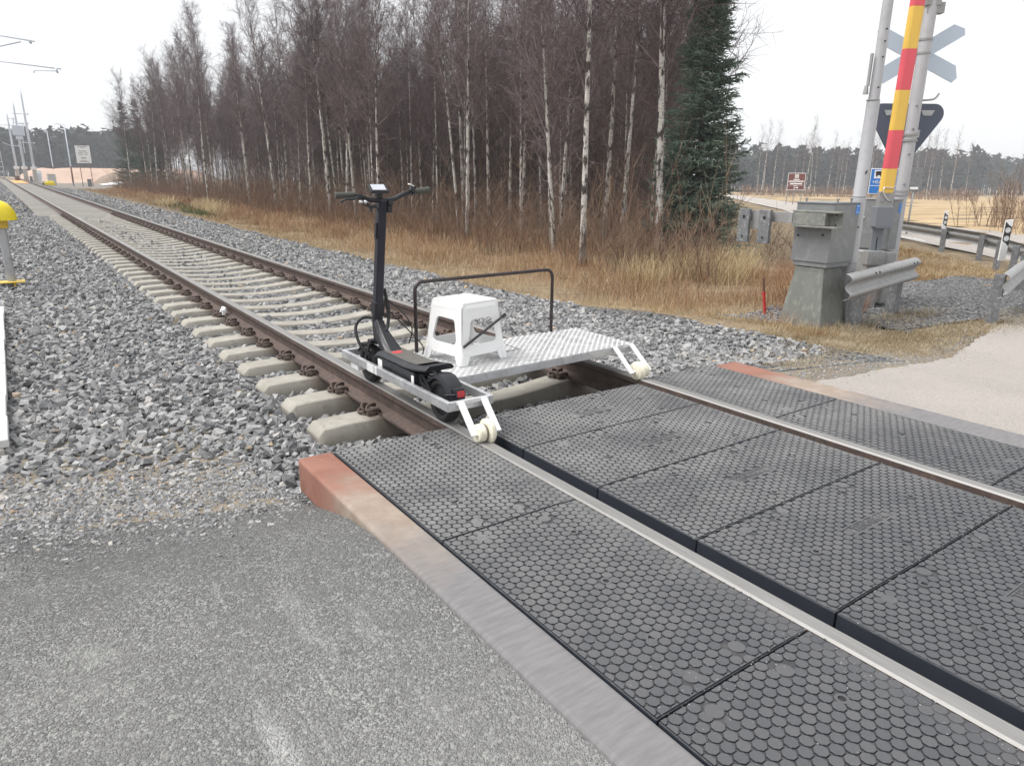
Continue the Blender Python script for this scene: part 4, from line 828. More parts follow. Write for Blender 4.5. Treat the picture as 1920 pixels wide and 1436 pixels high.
mb.prism([(-.055, 0), (.055, 0), (.05, -.11), (-.05, -.11)], o_+rdr*.17+zz*(-.37)-fdr*.008, rdr, zz, fdr, .008); mb.build('mounting_plate', GALV, tb_, bevel=.002)
mb = MB()
for a, b in ((-.28, -.17), (.28, -.17), (0, -.62)): mb.lathe(o_+rdr*a+zz*b+fdr*.03, fdr, [(0, .10), (.02, .105), (.16, .105)], 20)
mb.build('lamp_hood', BLACKS, tb_, auto=40)
MB().tube(spl([V3((8.5, 5.56, 2.50)), V3((8.5, 5.56, 2.51))+rdr*.18, V3((8.5, 5.56, 2.53))+rdr*.27, V3((8.5, 5.56, 2.60))+rdr*.32], 4), .014, 7).build('bracket_arm', GALV_L, sg, smooth=True)
for z in (2.42, 2.1, 1.75, 1.32): MB().lathe(V3((8.5, 5.56, z))-fdr*.085-rdr*.02, -fdr, [(0, .016), (.018, .013)], 8).build('bolt', STEELW, sg)

# ------------------------------------------------------------ guardrails
WP = [(0, -.158), (.018, -.156), (.05, -.140), (.075, -.118), (.084, -.095), (.076, -.072), (.05, -.052), (.024, -.028), (.014, 0), (.024, .028), (.05, .052), (.076, .072), (.084, .095), (.075, .118), (.05, .140), (.018, .156), (0, .158)]
def guardrail(label, path, ztop, posts, pin, side):
    t = thing('guardrail', label, 'guardrail', (path[0][0], path[0][1], zg(*path[0])), 'guardrails by the crossing road'); P = spl([(x, y, 0) for x, y in path], 8)
    prof = WP+[(a-.006, b) for a, b in WP[::-1]]; fr = []
    for i, p in enumerate(P):
        d = (P[min(i+1, len(P)-1)]-P[max(i-1, 0)]).normalized(); fr.append((V3((d.y, -d.x, 0))*side, zz))
    mb = MB(); mb.extrude(prof, [V3((p.x, p.y, ztop(p.x)-.155)) for p in P], fr); mb.build('beam', GALV_L, t, auto=50)
    for x, y in posts:
        mb = MB(); d = V3(pin).normalized(); s = V3((-d.y, d.x, 0)); z1 = ztop(x)-.03; z0 = zg(x, y)-.3
        C_ = [(-.055, -.035), (.055, -.035), (.055, .035), (.04, .035), (.04, -.022), (-.04, -.022), (-.04, .035), (-.055, .035)]
        mb.extrude([(a*1.75, b*1.75) for a, b in C_], [V3((x, y, z0)), V3((x, y, z1))], [(s, d)]*2); mb.build('post', STEELW, t, bevel=.003)
    return t
g1_ = guardrail('short grey guardrail piece in front of the counterweight machine', [(5.30, 4.455), (6.4, 4.60), (7.55, 4.75)], lambda x: .295+.022*(x-5.3), [(5.90, 4.61), (7.20, 4.79)], (-.13, 1, 0), 1)
for x in (6.0, 6.12, 7.3, 7.42): MB().lathe((x, 4.455+(x-5.3)*.131-.07, .295+.022*(x-5.3)-.055), (.1, -.7, .7), [(0, .016), (.02, .014)], 8).build('bolt', BLACKS, g1_)
gpth = [(7.60, 3.66), (9.5, 4.17), (11.88, 4.78), (13.6, 5.45), (15.3, 6.42), (17.25, 7.60), (19.0, 9.25), (21.8, 12.3), (25, 16)]
guardrail('long curved guardrail around the gravel corner by the side road', gpth, lambda x: .235-.011*(x-7.6) if x < 17 else .13+.004*(x-17), [(7.78, 3.76), (11.86, 4.90), (14.1, 5.85), (15.5, 6.66), (17.3, 7.75), (19.05, 9.42), (22.0, 12.65)], (-.3, 1, 0), 1)
def delineator(label, x, y, z0, z1, w, d):
    t = thing('delineator_post', label, 'road marker', (x, y, z0), 'roadside marker posts'); hgt = z1-z0
    mb = MB(); mb.prism([(-w/2, 0), (w/2, 0), (w/2, hgt), (-w/2, hgt-.02)], (x, y, z0), rdr, zz, fdr, .035); mb.build('marker_body', WHITES, t, bevel=.004)
    b0 = hgt-.05-w*3.3; mb = MB(); mb.prism([(-w/2, b0+w*.7), (w*.1, b0+w*.25), (w/2, b0-.1*w), (w/2, b0+w*2.6), (w*.05, b0+w*2.85), (-w/2, b0+w*3.35)], V3((x, y, z0))-fdr*.0025, rdr, zz, fdr, .003); mb.build('black_band', BLACKS, t)
    mb = MB()
    for v in (b0+w*.98, b0+w*2.15): mb.prism([(w*.38*math.cos(k*pi/10), v+w*.38*math.sin(k*pi/10)) for k in range(20)], V3((x, y, z0))-fdr*.006, rdr, zz, fdr, .004)
    mb.build('reflector', REFL, t)
delineator('large black and white marker post with two round reflectors, at the guardrail bend', 14.19, 6.10, -.20, .64, .145, 14.7)
delineator('small black and white marker post on the far guardrail post', 19.02, 9.44, .10, .60, .115, 20)

# ------------------------------------------------------------ stakes, road signs
mb = MB(); mb.beam((5.66, 5.71, -.55), (5.60, 5.75, -.10), .05, .03); sk = tag(mb.build('marker_stake', WOODR, bevel=.004), 'thin red and brown wooden stake in the grass beside the barrier machine', 'stake')
MB().beam((5.60, 5.75, -.10), (5.575, 5.765, .09), .044, .028).build('stake_top', WOODB, sk, bevel=.003)
def signboard(name, label, c, w, hgt, face, legs, zb, bg_, tilt=None, edge=WHITES, legm=GALV):
    """board facing the viewer's side, thickness 4 cm, on legs"""
    d = V3((c[0]-CAMX, c[1], 0)).normalized(); r_ = V3((d.y, -d.x, 0)); t = thing(name, label, 'sign', (c[0], c[1], zg(c[0], c[1])))
    o = V3((c[0], c[1], zb)); mb = MB(); mb.prism([(-w/2, 0), (w/2, 0), (w/2, hgt), (-w/2, hgt)], o, r_, zz, d, .04); pnl = mb.build('panel', edge, t, bevel=.006)
    e = .03*w; mb = MB(); mb.prism([(-w/2+e, e), (w/2-e, e), (w/2-e, hgt-e), (-w/2+e, hgt-e)], o-d*.004, r_, zz, d, .004); fc = mb.build('panel_face', bg_, pnl)
    for x in legs:
        MB().tube([o+r_*x+d*.07-zz*(zb-zg(c[0], c[1])+.2), o+r_*x+d*.07+zz*hgt*.9], .035, 8).build('leg', legm, t, smooth=True)
    return t, pnl, o-d*.006, r_, d
def rects(L, o, r_, d, m, par, name):
    mb = MB()
    for x0, x1, y0, y1 in L: mb.prism([(x0, y0), (x1, y0), (x1, y1), (x0, y1)], o-d*.002, r_, zz, d, .003)
    return mb.build(name, m, par)
def text(s, o, r_, d, size, m, par, x, y, name='lettering'):
    cu = bpy.data.curves.new(name, 'FONT'); cu.body = s; cu.size = size; cu.align_x = 'CENTER'; cu.align_y = 'CENTER'; cu.extrude = .001
    lo = bpy.data.objects.new(name, cu); COL.objects.link(lo); bpy.context.view_layer.update()
    me = bpy.data.meshes.new_from_object(lo.evaluated_get(bpy.context.evaluated_depsgraph_get())); bpy.data.objects.remove(lo); me.materials.clear(); me.materials.append(m)
    ob = bpy.data.objects.new(name, me); COL.objects.link(ob); mt = Matrix((tuple(r_), tuple(zz), tuple(-d))).transposed().to_4x4(); mt.translation = o+r_*x+zz*y-d*.003
    if par is not None: mt.translation -= root_loc(par); ob.parent = par
    ob.matrix_local = mt; return ob
t, pn, o, r_, d = signboard('brown_sign', 'brown attraction sign on three legs beyond the field edge', (54.7, 37.8), 1.45, 1.45, 0, (-.66, -.1, .55), .68, BROWNS)
rects([(-.16, .16, 1.03, 1.33), (-.71, .71, .68, .71), (-.71, .71, .40, .42), (-.25, .25, .86, .94), (-.6, .6, .73, .80), (-.5, .5, .49, .60), (-.2, .1, .34, .375), (-.15, -.1, .06, .22), (-.15, .12, .19, .25), (.06, .2, .15, .28)], o, r_, d, WHITES, pn, 'sign_marks')
rects([(-.10, -.03, 1.09, 1.15), (.03, .10, 1.09, 1.15), (-.10, -.03, 1.21, 1.27), (.03, .10, 1.21, 1.27)], o-d*.004, r_, d, BROWNS, pn, 'attraction_symbol')
t, pn, o, r_, d = signboard('blue_sign', 'blue bus stop direction sign with white bus symbol behind the striped arm', (23.5, 13.72), .92, .90, 0, (-.3, .3), .95, BLUE)
rects([(-.43, .43, .285, .305), (-.33, -.03, .55, .84)], o, r_, d, WHITES, pn, 'sign_marks')
rects([(-.28, -.08, .66, .80), (-.27, -.22, .61, .66), (-.14, -.09, .61, .66), (-.30, -.06, .735, .76)], o-d*.004, r_, d, BLACKS, pn, 'bus_symbol')
text('HEA', o-d*.002, r_, d, .16, WHITES, pn, -.20, .42)
t, pn, o, r_, d = signboard('grey_sign', 'plain grey back of a road sign behind the signal mast', (24.36, 13.3), .98, .82, 0, (-.2, .25), 1.06, STEELW, None, STEELW)
rects([(.12, .38, .07, .15)], o, r_, d, WHITES, pn, 'label_plate')
t, pn, o, r_, d = signboard('information_board', 'white information board with rows of small grey text beside the track', (5.75, 99.8), 1.62, 2.1, 0, (-.5, .55), 2.68, WHITES, None, BLACKS, WOODB)
rects([(-.55, .5, 1.90, 1.97), (-.25, .25, 1.75, 1.79), (-.45, .4, 1.37, 1.44), (-.5, .0, 1.17, 1.23), (.15, .5, 1.17, 1.23), (-.5, .0, 1.0, 1.06), (.15, .45, 1.0, 1.06), (-.3, .25, .67, .73), (-.28, .24, .55, .6), (-.35, .3, .30, .36), (-.5, .5, .18, .24)], o, r_, d, GREYP, pn, 'text_rows')
mb = MB(); mb.box((5.9, 99.0, .45), (.42, .4, .9)); mb.box((5.9, 99.0, .92), (.46, .44, .04)); tag(mb.build('junction_box', STEELW, bevel=.02), 'brown-grey junction box at the foot of the information board', 'junction box')

# ------------------------------------------------------------ far left: lamps, masts, boxes, mound
def lamp(label, x, y, hgt, arm):
    z = zg(x, y); t = thing('street_lamp', label, 'street lamp', (x, y, z), 'lamp posts by the yard'); mb = MB(); mb.tube([(x, y, z), (x, y, z+2.2), (x, y, z+hgt)], [.10, .075, .05], 10); mb.build('pole', MASTG, t, smooth=True)
    mb = MB(); mb.tube(spl([(x, y, z+hgt-.05), (x-.12, y+.05, z+hgt+.04), (x-arm, y+.2, z+hgt+.08)], 4), .04, 8).box((x-arm-.16, y+.25, z+hgt+.09), (.42, .16, .07)); mb.build('lamp_head', MASTG, t, auto=40)
    MB().tube([(x, y, z), (x, y, z+2.3)], .095, 10).build('pole_base', WOODB, t, smooth=True)
lamp('thin lamp post nearer to the information board', 4.42, 101.6, 6.95, .5); lamp('thin lamp post behind the pale cabinet, shorter in view', 4.18, 131.8, 7.5, .5)
def mast(label, x, y, hgt, arms, box=False, r=.17):
    z = zg(x, y); t = thing('catenary_mast', label, 'mast', (x, y, z), 'steel masts along the railway'); mb = MB(); mb.tube([(x, y, z), (x, y, z+hgt*.55), (x, y, z+hgt*.93), (x, y, z+hgt)], [r, r*.8, r*.5, r*.2], 12); mb.build('mast_pole', MASTG, t, smooth=True)
    mb = MB(); mb.box((x, y, z+.75), (.52, .52, 1.5), None, 0, .85); mb.build('footing', CONC, t, bevel=.02)
    MB().tube([(x, y, z+1.45), (x, y, z+1.8)], [.30, .38], 12).build('collar', WHITES, t, auto=40)
    mb = MB()
    for zz_, a, b, up_ in arms: mb.tube([(x+a, y, z+zz_), (x+b, y, z+zz_+up_)], .045, 6).tube([(x+b, y, z+zz_+up_-.12), (x+b, y, z+zz_+up_+.12)], .06, 6)
    if arms: mb.build('cross_arm', MASTG, t, auto=40)
    if box:
        mb = MB(); mb.box((x+.05, y, z+6.1), (1.25, .7, 1.2)); mb.box((x+.05, y, z+5.3), (.8, .5, .5), None, 0, .9); mb.tube([(x-.4, y, z+6.7), (x-.2, y, z+7.6)], .06, 6).tube([(x+.35, y, z+5.2), (x+.3, y, z+3.4)], .07, 6); mb.build('transformer', MASTG, t, bevel=.04)
mast('tallest steel mast, right of the mast with the transformer', 1.02, 110.9, 11.0, [(8.1, -1.3, .35, 0), (4.7, -.9, .5, 0)])
mast('steel mast carrying a transformer box between two other masts', .05, 111.9, 9.5, [(7.0, -.35, 1.2, 0), (6.9, .2, .7, 0)], True)
mast('leftmost and lowest of the three steel masts beside the track', -.55, 125.9, 9.0, [(7.3, -1.0, .1, .05), (8.2, 0, .6, 0), (4.6, 0, .7, 0), (5.0, -1.1, 0, -.5)])
x, y = -2.35, 130.; z = zg(x, y); t = thing('lattice_mast', 'lattice mast at the left edge of the track', 'mast', (x, y, z), 'steel masts along the railway'); mb = MB()
for s in (-.3, .3): mb.tube([(x+s, y, z), (x+s*.6, y, z+6.5)], .05, 6)
for k in range(9): mb.tube([(x-.28+.01*k, y, z+.3+k*.7), (x+.28-.01*k, y, z+.3+k*.7)], .045, 6)
mb.build('lattice', MASTG, t, smooth=True)
# cantilever arms of a mast just outside the picture
x, y = -4.3, 45.3; z = zg(x, y); t = thing('catenary_mast', 'overhead line brackets of a mast standing outside the left edge of the photo', 'mast', (x, y, z), 'steel masts along the railway')
MB().tube([(x, y, z-.3), (x, y, z+9.5)], [.2, .13], 12).build('mast_pole', MASTG, t, smooth=True)
mb = MB(); R3 = .028
mb.tube([(x, y, 8.1), (-.35, 42.5, 7.38)], R3, 6).tube([(x, y, 6.55), (-.9, 42.88, 7.36)], R3, 6).tube([(-.62, 42.7, 7.52), (-.5, 42.6, 7.30)], .05, 6)
mb.tube([(x, y, 6.85), (.50, 41.9, 6.19)], R3, 6).tube([(.30, 42.03, 6.22), (.34, 42.0, 6.02)], .045, 6).tube([(-.55, 42.62, 6.12), (.36, 42.0, 6.10)], .02, 6).tube([(-.55, 42.62, 6.12), (-.6, 42.65, 6.0)], .02, 6); mb.build('cantilever', MASTG, t, smooth=True)
# boxes
x, y = -.05, 88.; z = zg(xc(y)+2.4, y); mb = MB(); x = xc(y)+2.25
mb.box((x, y, z+.15), (1.0, .7, .3)).box((x+.08, y, z+.38), (.72, .6, .18), None, 0, .75); yb = tag(mb.build('yellow_case', YELPOST, bevel=.04), 'low yellow equipment case with a black end beside the rails', 'case')
MB().box((x-.52, y-.05, z+.17), (.10, .6, .26)).build('black_end', BLACKS, yb, bevel=.02)
x, y = 1.9, 93.6; z = zg(x, y); mb = MB(); mb.box((x, y, z+.55), (.78, .5, 1.12)).box((x, y, z+1.13), (.84, .56, .05)); tag(mb.build('pale_cabinet', TROUGH, bevel=.02), 'pale grey track-side cabinet at the foot of the lamp posts', 'cabinet')
x, y = 1.75, 121.; z = zg(x, y); mb = MB(); mb.box((x, y, z+.85), (.8, .4, 1.2)); cbx = tag(mb.build('relay_box', WHITES, bevel=.03), 'small white relay box with dark post beside the tallest mast', 'box')
MB().box((x, y-.22, z+.5), (.5, .04, 1.0)).build('door', MASTG, cbx)
for k, (x, y) in enumerate(((-.9, 112), (.42, 106.5))):
    z = zg(x, y); mb = MB(); mb.box((x, y, z+.3), (.5-.2*k, .4, .62+.1*k)); tag(mb.build('junction_box', STEELW if k else WOODB, bevel=.03), ('dark low junction box left of the transformer mast', 'grey low junction box in front of the tallest mast')[k], 'junction box')
strip('orange_crossing_mat', [((xc(y)-.70, y), (xc(y)+.70, y)) for y in (92, 100, 110)], ORANGE, .10, 2)
def heap(name, m, fn, x0, x1, y0, y1, nx, ny, kind='structure'): return sheet(name, lin(x0, x1, nx), lin(y0, y1, ny), fn, m, None, kind)
mz = lambda x, y: zg(x, y)-.3+2.25*sm(-1.5, 3.2, x+.15*(y-150)*0)*(1-sm(24, 30, x))*sm(118, 132, y)*(1-sm(150, 175, y))+.06*math.sin(x*1.1+y*.3)
heap('sand_mound', MOUND, mz, -3, 31, 112, 180, 40, 24)
mz2 = lambda x, y: zg(x, y)-.3+1.75*sm(6.2, 10.5, x)*sm(104, 110, y+.6*(12-x))*(1-sm(114, 122, y))+.12*math.sin(x*2.3)*math.sin(y*1.1)
heap('spoil_heap', SPOIL, mz2, 5.5, 20, 102, 124, 30, 22)
heap('snow_patch', SNOW, lambda x, y: zg(x, y)+.1+.35*max(0, 1-((x-10.6)/3.0)**2-((y-103)/2.6)**2), 7.4, 14, 100, 105.6, 16, 12)

# yellow topped post in the ballast, cable trough at the left edge
x, y, z = -2.80, 12.54, -.26; t = thing('marker_post', 'grey post with a round yellow hood standing in the ballast on the left', 'post', (x, y, z))
MB().tube([(x+.03, y, z-.2), (x+.03, y, .62)], .055, 16).build('pole', GALV, t, auto=40)
mb = MB(); mb.lathe((x, y, .60), (0, 0, 1), [(0, .11), (0.005, .115), (.105, .115), (.11, .11)], 24); mb.build('collar', YELDK, t, auto=40)
mb = MB(); mb.lathe((x, y, .705), (0, 0, 1), [(0, .20), (.004, .235), (.06, .235), (.12, .222), (.18, .195), (.23, .155), (.265, .10), (.28, .04), (.283, .001)], 32); mb.build('hood', YELPOST, t, auto=60)
mb = MB(); mb.box((x+.04, y-.03, -.165), (.30, .26, .012)); mb.tube([(x+.06, y-.1, -.36), (x+.06, y-.1, -.16)], .02, 8); mb.build('base_plate', YELDK, t, bevel=.003)
t = thing('cable_trough', 'row of pale concrete cable trough lids running along the left edge of the ballast', 'cable trough', (-3.08, 6.5, -.3))
mb = MB(); mb.box((-3.08, 7.4, -.31), (.36, 5.3, .24)); mb.build('trough', CONC, t, bevel=.01)
for k in range(10):
    mb = MB(); mb.box((-3.08+rnd.uniform(-.004, .004), 5.02+k*.525, -.165+rnd.uniform(-.003, .003)), (.41, .515, .05)); mb.build('lid', TROUGH, t, bevel=.006)

# ------------------------------------------------------------ trees
def tubes_np(P0, P1, R0, R1, n=3):
    P0, P1 = np.asarray(P0, float), np.asarray(P1, float); D = P1-P0; L = np.linalg.norm(D, axis=1, keepdims=True)+1e-9; D = D/L
    ref = np.where(np.abs(D[:, 2:3]) < .9, np.array([[0, 0, 1.]]), np.array([[1., 0, 0]])); S = np.cross(D, ref); S /= np.linalg.norm(S, axis=1, keepdims=True); U = np.cross(D, S)
    a = np.arange(n)*2*pi/n; ring = S[:, None, :]*np.cos(a)[None, :, None]+U[:, None, :]*np.sin(a)[None, :, None]
    V = np.concatenate([P0[:, None]+ring*np.asarray(R0)[:, None, None], P1[:, None]+ring*np.asarray(R1)[:, None, None]], 1)
    k = np.arange(n); F = np.stack([k, (k+1) % n, n+(k+1) % n, n+k], 1); F = F[None]+(np.arange(len(P0))*2*n)[:, None, None]
    return V.reshape(-1, 3), F.reshape(-1, 4)
def unit(v): return v/np.linalg.norm(v)
def birch_proto(seed, H, r0, base=.30, dens=1., lean=.03):
    r = np.random.RandomState(seed); n = 16; ph = r.uniform(0, 6.28); tr_ = []
    for i in range(n+1):
        t = i/n; tr_.append((H*lean*t*t*math.cos(ph)+.10*math.sin(3*t+ph), H*lean*t*t*math.sin(ph)+.10*math.cos(2.3*t+ph)-.10*math.cos(ph), H*t))
    tr_ = np.array(tr_); tr_[:, 0] -= tr_[0, 0]; tr_[:, 1] -= tr_[0, 1]
    rad_ = [r0*(1.25 if i == 0 else 1)*(1-.93*(i/n)**.85) for i in range(n+1)]
    T = MB(); T.tube([V3(p) for p in tr_], rad_, 9); S = []
    at = lambda t: np.array([np.interp(t*n, range(n+1), tr_[:, k]) for k in range(3)])
    def grow(p, d, L, r_, lev):
        k = 3 if lev == 1 else (2 if lev == 2 else 1); q = p
        for i in range(k):
            d = unit(d+r.normal(0, .14, 3)+np.array([0, 0, (.16 if lev < 3 else -.12)])); e = q+d*L/k; S.append((q, e, r_*(1-i/k*.6), r_*(1-(i+1)/k*.6)))
            if lev < 3:
                m = int((5 if lev == 1 else 4)*dens*r.uniform(.7, 1.3)/k*2)+1
                for _ in range(m):
                    s = r.uniform(.15, 1); dd = unit(d*.75+r.normal(0, .55, 3)+np.array([0, 0, .15])); grow(q+(e-q)*s, dd, L*r.uniform(.28, .5) if lev == 1 else L*r.uniform(.4, .75), r_*.5 if lev == 1 else r_*.62, lev+1)
            q = e
    nb = int(46*dens)
    for i in range(nb):
        t = base+(1-base)*(i+r.rand())/nb*.98; az = i*2.4+r.normal(0, .5); an = rad(r.uniform(28, 58)*(1-.35*t)); L = (.9+H*.21*(1-t)**.75)*r.uniform(.6, 1.15)
        d = np.array([math.sin(an)*math.cos(az), math.sin(an)*math.sin(az), math.cos(an)]); grow(at(t), d, L, max(.009, r0*.26*(1-t)+.006), 1)
    for i in range(int(9*dens)):
        t = r.uniform(.08, base+.05); az = r.uniform(0, 6.28); d = unit(np.array([math.cos(az), math.sin(az), r.uniform(-.15, .5)])); grow(at(t), d, r.uniform(.5, 1.5), .009, 2)
    P0 = [s[0] for s in S]; P1 = [s[1] for s in S]; V, F = tubes_np(P0, P1, [max(s[2], .0034) for s in S], [max(s[3], .002) for s in S]); return T, V, F
def make_birch(seed, H, r0, base, dens, name='birch_tree'):
    T, V, F = birch_proto(seed, H, r0, base, dens); o = T.build('trunk', BARK, None, auto=60); c = mesh_np('crown', V, F, TWIG); return [o, c]
PROT = [make_birch(100+i, *a) for i, a in enumerate(((12.4, .092, .30, .86), (13.4, .112, .32, .95), (11.2, .074, .26, .84), (12.0, .07, .36, .8), (13.8, .094, .36, .9), (10.4, .064, .24, .82), (9.4, .054, .2, .78), (12.6, .08, .30, 1.0)))]
for pr in PROT:
    for o in pr: COL.objects.unlink(o)
def plant(pr, name, label, cat, x, y, s=1., rz=None, group=None, lean=(0, 0), sink=.05):
    t = thing(name, label, cat, (x, y, zg(x, y)-sink), group); t.rotation_euler = (lean[0], lean[1], rnd.uniform(0, 6.28) if rz is None else rz); t.scale = (s, s, s*rnd.uniform(.94, 1.06))
    for o in pr:
        c = o.copy(); COL.objects.link(c); c.parent = t
    return t
def spruce_proto(seed, H, R, dens=1.):
    r = np.random.RandomState(seed); S = []; T = MB(); T.tube([(0, 0, 0), (0, 0, H*.5), (0, 0, H)], [H*.013, H*.008, .01], 8)
    z = .16
    while z < H*.985:
        t = z/H; L0 = R*(1-t)**.8+.12
        for k in range(int(r.randint(6, 9)*dens)):
            az = r.uniform(0, 6.28); L = L0*r.uniform(.6, 1.15); d = np.array([math.cos(az), math.sin(az), .25-.5*(1-t)+r.normal(0, .12)]); q = np.array([0, 0, z+r.uniform(-.12, .12)]); m = max(3, int(L/.17))
            for i in range(m):
                d = unit(d+np.array([0, 0, .07])+r.normal(0, .05, 3)); e = q+d*L/m; S.append((q, e, .016, .013)); f = i/m
                side = unit(np.cross(d, [0, 0, 1.]))
                for sg_ in (-1, 1):
                    for _ in range(2):
                        l2 = (.34*(1-f*.6)*min(1, L/1.0)+.06)*r.uniform(.6, 1.25); dd = unit(d*.8+side*sg_*r.uniform(.5, 1.)+np.array([0, 0, r.uniform(-.45, .1)])); p2 = q+(e-q)*r.rand(); e2 = p2+dd*l2; S.append((p2, e2, .013, .006))
                        for _ in range(3):
                            p3 = p2+(e2-p2)*r.uniform(.2, 1); d3 = unit(dd+r.normal(0, .6, 3)+np.array([0, 0, -.2])); S.append((p3, p3+d3*r.uniform(.06, .16), .012, .004))
                q = e
        z += r.uniform(.13, .24)
    V, F = tubes_np([s[0] for s in S], [s[1] for s in S], [s[2] for s in S], [s[3] for s in S]); return [T.build('trunk', SPBARK, None, smooth=True), mesh_np('crown', V, F, NEEDLE)]
SPR = [spruce_proto(5, 7.6, 1.12, 2.4), spruce_proto(6, 9.5, 1.6, .8)]
for pr in SPR:
    for o in pr: COL.objects.unlink(o)
plant(SPR[0], 'spruce_tree', 'tall dark spruce at the right end of the birch wood', 'spruce', 11.35, 11.95, 1.0, .3)
plant(SPR[1], 'spruce_tree', 'dense spruce at the far left end of the birch wood', 'spruce', 8.6, 86., .95, 1.)
front = [(10.25, 12.05, 1, 1.05, 'thick white birch standing directly in front of the tall spruce'), (8.05, 12.35, 0, 1., 'slender birch with a pale trunk, second along the edge from the spruce'), (12.6, 16.6, 4, 1., 'birch with a twisting trunk behind the second edge birch'), (9.62, 31.9, 1, 1.05, 'stout white birch with black marks just left of the handlebar'), (13.2, 26.0, 1, .95, 'tall pale birch right of the scooter handlebar'), (14.6, 28.2, 3, 1., 'thin birch close beside the tall pale birch right of the handlebar'), (12.8, 38.0, 0, 1.05, 'white birch rising directly behind the left handlebar grip'), (11.6, 44.0, 1, 1., 'stout birch with a black marked foot, left of the handlebar birches'), (13.6, 30.5, 2, 1., 'thin birch seen just above the right handlebar grip'), (7.6, 47.0, 3, .95, 'slim birch nearest to the track along the left part of the wood')]
for x, y, p, s, lab in front: plant(PROT[p], 'birch_tree', lab, 'birch', x, y, s*.9, None, 'birches of the wood', (rnd.uniform(-.02, .02), rnd.uniform(-.02, .02)))
for x, y, k_ in ((9.6, 84.5, .9), (10.9, 82, 1.), (9.0, 79.5, .7)): plant(SPR[1], 'spruce_tree', 'dark spruce among the last birches at the far left end of the wood', 'spruce', x, y, k_, None, 'spruces at the far end of the wood')
placed = [(a[0], a[1]) for a in front]+[(11.75, 12.1)]; cnt = 0
for x, y, p in ((8.9, 78, 0), (8.7, 74.5, 5), (9.6, 72, 3), (8.2, 69, 1), (9.3, 66.5, 2), (8.3, 63, 5), (9.0, 60, 0), (8.1, 57, 3), (9.4, 54.5, 4), (8.2, 51.5, 2), (10.5, 76, 7), (10.4, 69, 4), (10.2, 62.5, 7)):
    x += xc(y)+.85; placed.append((x, y)); plant(PROT[p], 'birch_tree', 'bare slender birch among many others inside the leafless wood', 'birch', x, y, rnd.uniform(.78, .95), None, 'birches of the wood', (rnd.gauss(0, .025), rnd.gauss(0, .025)))
def wood_ok(x, y): return y > .86*(x+2.68)+.6 and x-xc(y) > 8.6+.5*math.sin(y*.9) and y < 89 and x > 7.5
tries = 0
while cnt < 255 and tries < 60000:
    tries += 1
    y = 11+95*rnd.random()**1.25; x = xc(y)+8.6+rnd.expovariate(1/9.)
    if not wood_ok(x, y) or x > 48: continue
    dmin = 1.0+.02*y if x-xc(y) < 12 else 1.5
    if any((x-a)**2+(y-b)**2 < dmin*dmin for a, b in placed): continue
    if not seen(np.array([[x, y, 1.]]), .22)[0]: continue
    placed.append((x, y)); cnt += 1; p = rnd.choice((0, 1, 2, 2, 3, 3, 4, 5, 5, 6, 7, 7))
    plant(PROT[p], 'birch_tree', 'bare slender birch among many others inside the leafless wood', 'birch', x, y, rnd.uniform(.66, .88)*(1 if y < 35 else .97), None, 'birches of the wood', (rnd.gauss(0, .032), rnd.gauss(0, .032)))
sp2 = 0
while sp2 < 26:
    y = rnd.uniform(22, 95); x = xc(y)+rnd.uniform(15, 40)
    if not wood_ok(x, y): continue
    if x-xc(y) < 18 and rnd.random() < .6: continue
    plant(SPR[1], 'spruce_tree', 'dark spruce half hidden among the birch trunks inside the wood', 'spruce', x, y, rnd.uniform(.55, 1.0), None, 'spruces inside the wood'); sp2 += 1

# undergrowth: bare stems as one mass, and grass
def stems(name, pts, hs, m, fork=5, r=.006, spreadk=.3):
    S0, S1, A, B = [], [], [], []
    for (x, y), h in zip(pts, hs):
        z = zg(x, y)-.03; q = np.array([x, y, z]); d = unit(np.array([RS.normal(0, spreadk), RS.normal(0, spreadk), 1])); e = q+d*h*.5; d2 = unit(d+RS.normal(0, .15, 3)); f = e+d2*h*.5; S0 += [q, e]; S1 += [e, f]; A += [r, r*.75]; B += [r*.75, r*.35]
        for _ in range(fork):
            t = RS.uniform(.25, .95); p = q+d*h*.5*min(1, 2*t) if t < .5 else e+d2*h*.5*(2*t-1); g = unit(d+RS.normal(0, .5, 3)+np.array([0, 0, .3])); S0.append(p); S1.append(p+g*h*RS.uniform(.15, .4)); A.append(r*.6); B.append(r*.3)
    V, F = tubes_np(S0, S1, A, B); return tag(mesh_np(name, V, F, m), kind='stuff')
def pick(n, gen, cond, m=.1):
    out = []; k = 0
    while len(out) < n and k < n*30:
        k += 1; p = gen()
        if cond(*p): out.append(p)
    out = np.array(out); ok = seen(np.c_[out, np.zeros(len(out))], m); return out[ok]
def gU():
    y = 4+84*rnd.random()**1.5; return (xc(y)+7.6+rnd.expovariate(1/4.5), y)
P = pick(6500, gU, lambda x, y: y > .80*(x+2.68)-.2 and y < 100 and not (abs(y-.86*(x+2.68)) < 1.0 and 8.6 < x < 13.5)); stems('wood_undergrowth', P, RS.gamma(3, .30, len(P))+.25+np.clip((P[:, 0]-11)*.04, 0, .7), SHRUB, 6, .0065, .22)
P = pick(170, lambda: (rnd.gauss(8.8, .8), rnd.gauss(10.4, 1.0)), lambda x, y: x > 7.3); stems('bramble_stems', P, RS.uniform(.5, 1.5, len(P)), SHRUB, 5, .006, .5)
P = pick(70, lambda: (rnd.gauss(13.6, .6), rnd.gauss(10.9, .6)), lambda x, y: True); stems('spruce_foot_brush', P, RS.uniform(.4, 1.2, len(P)), SHRUB, 6, .006, .6)
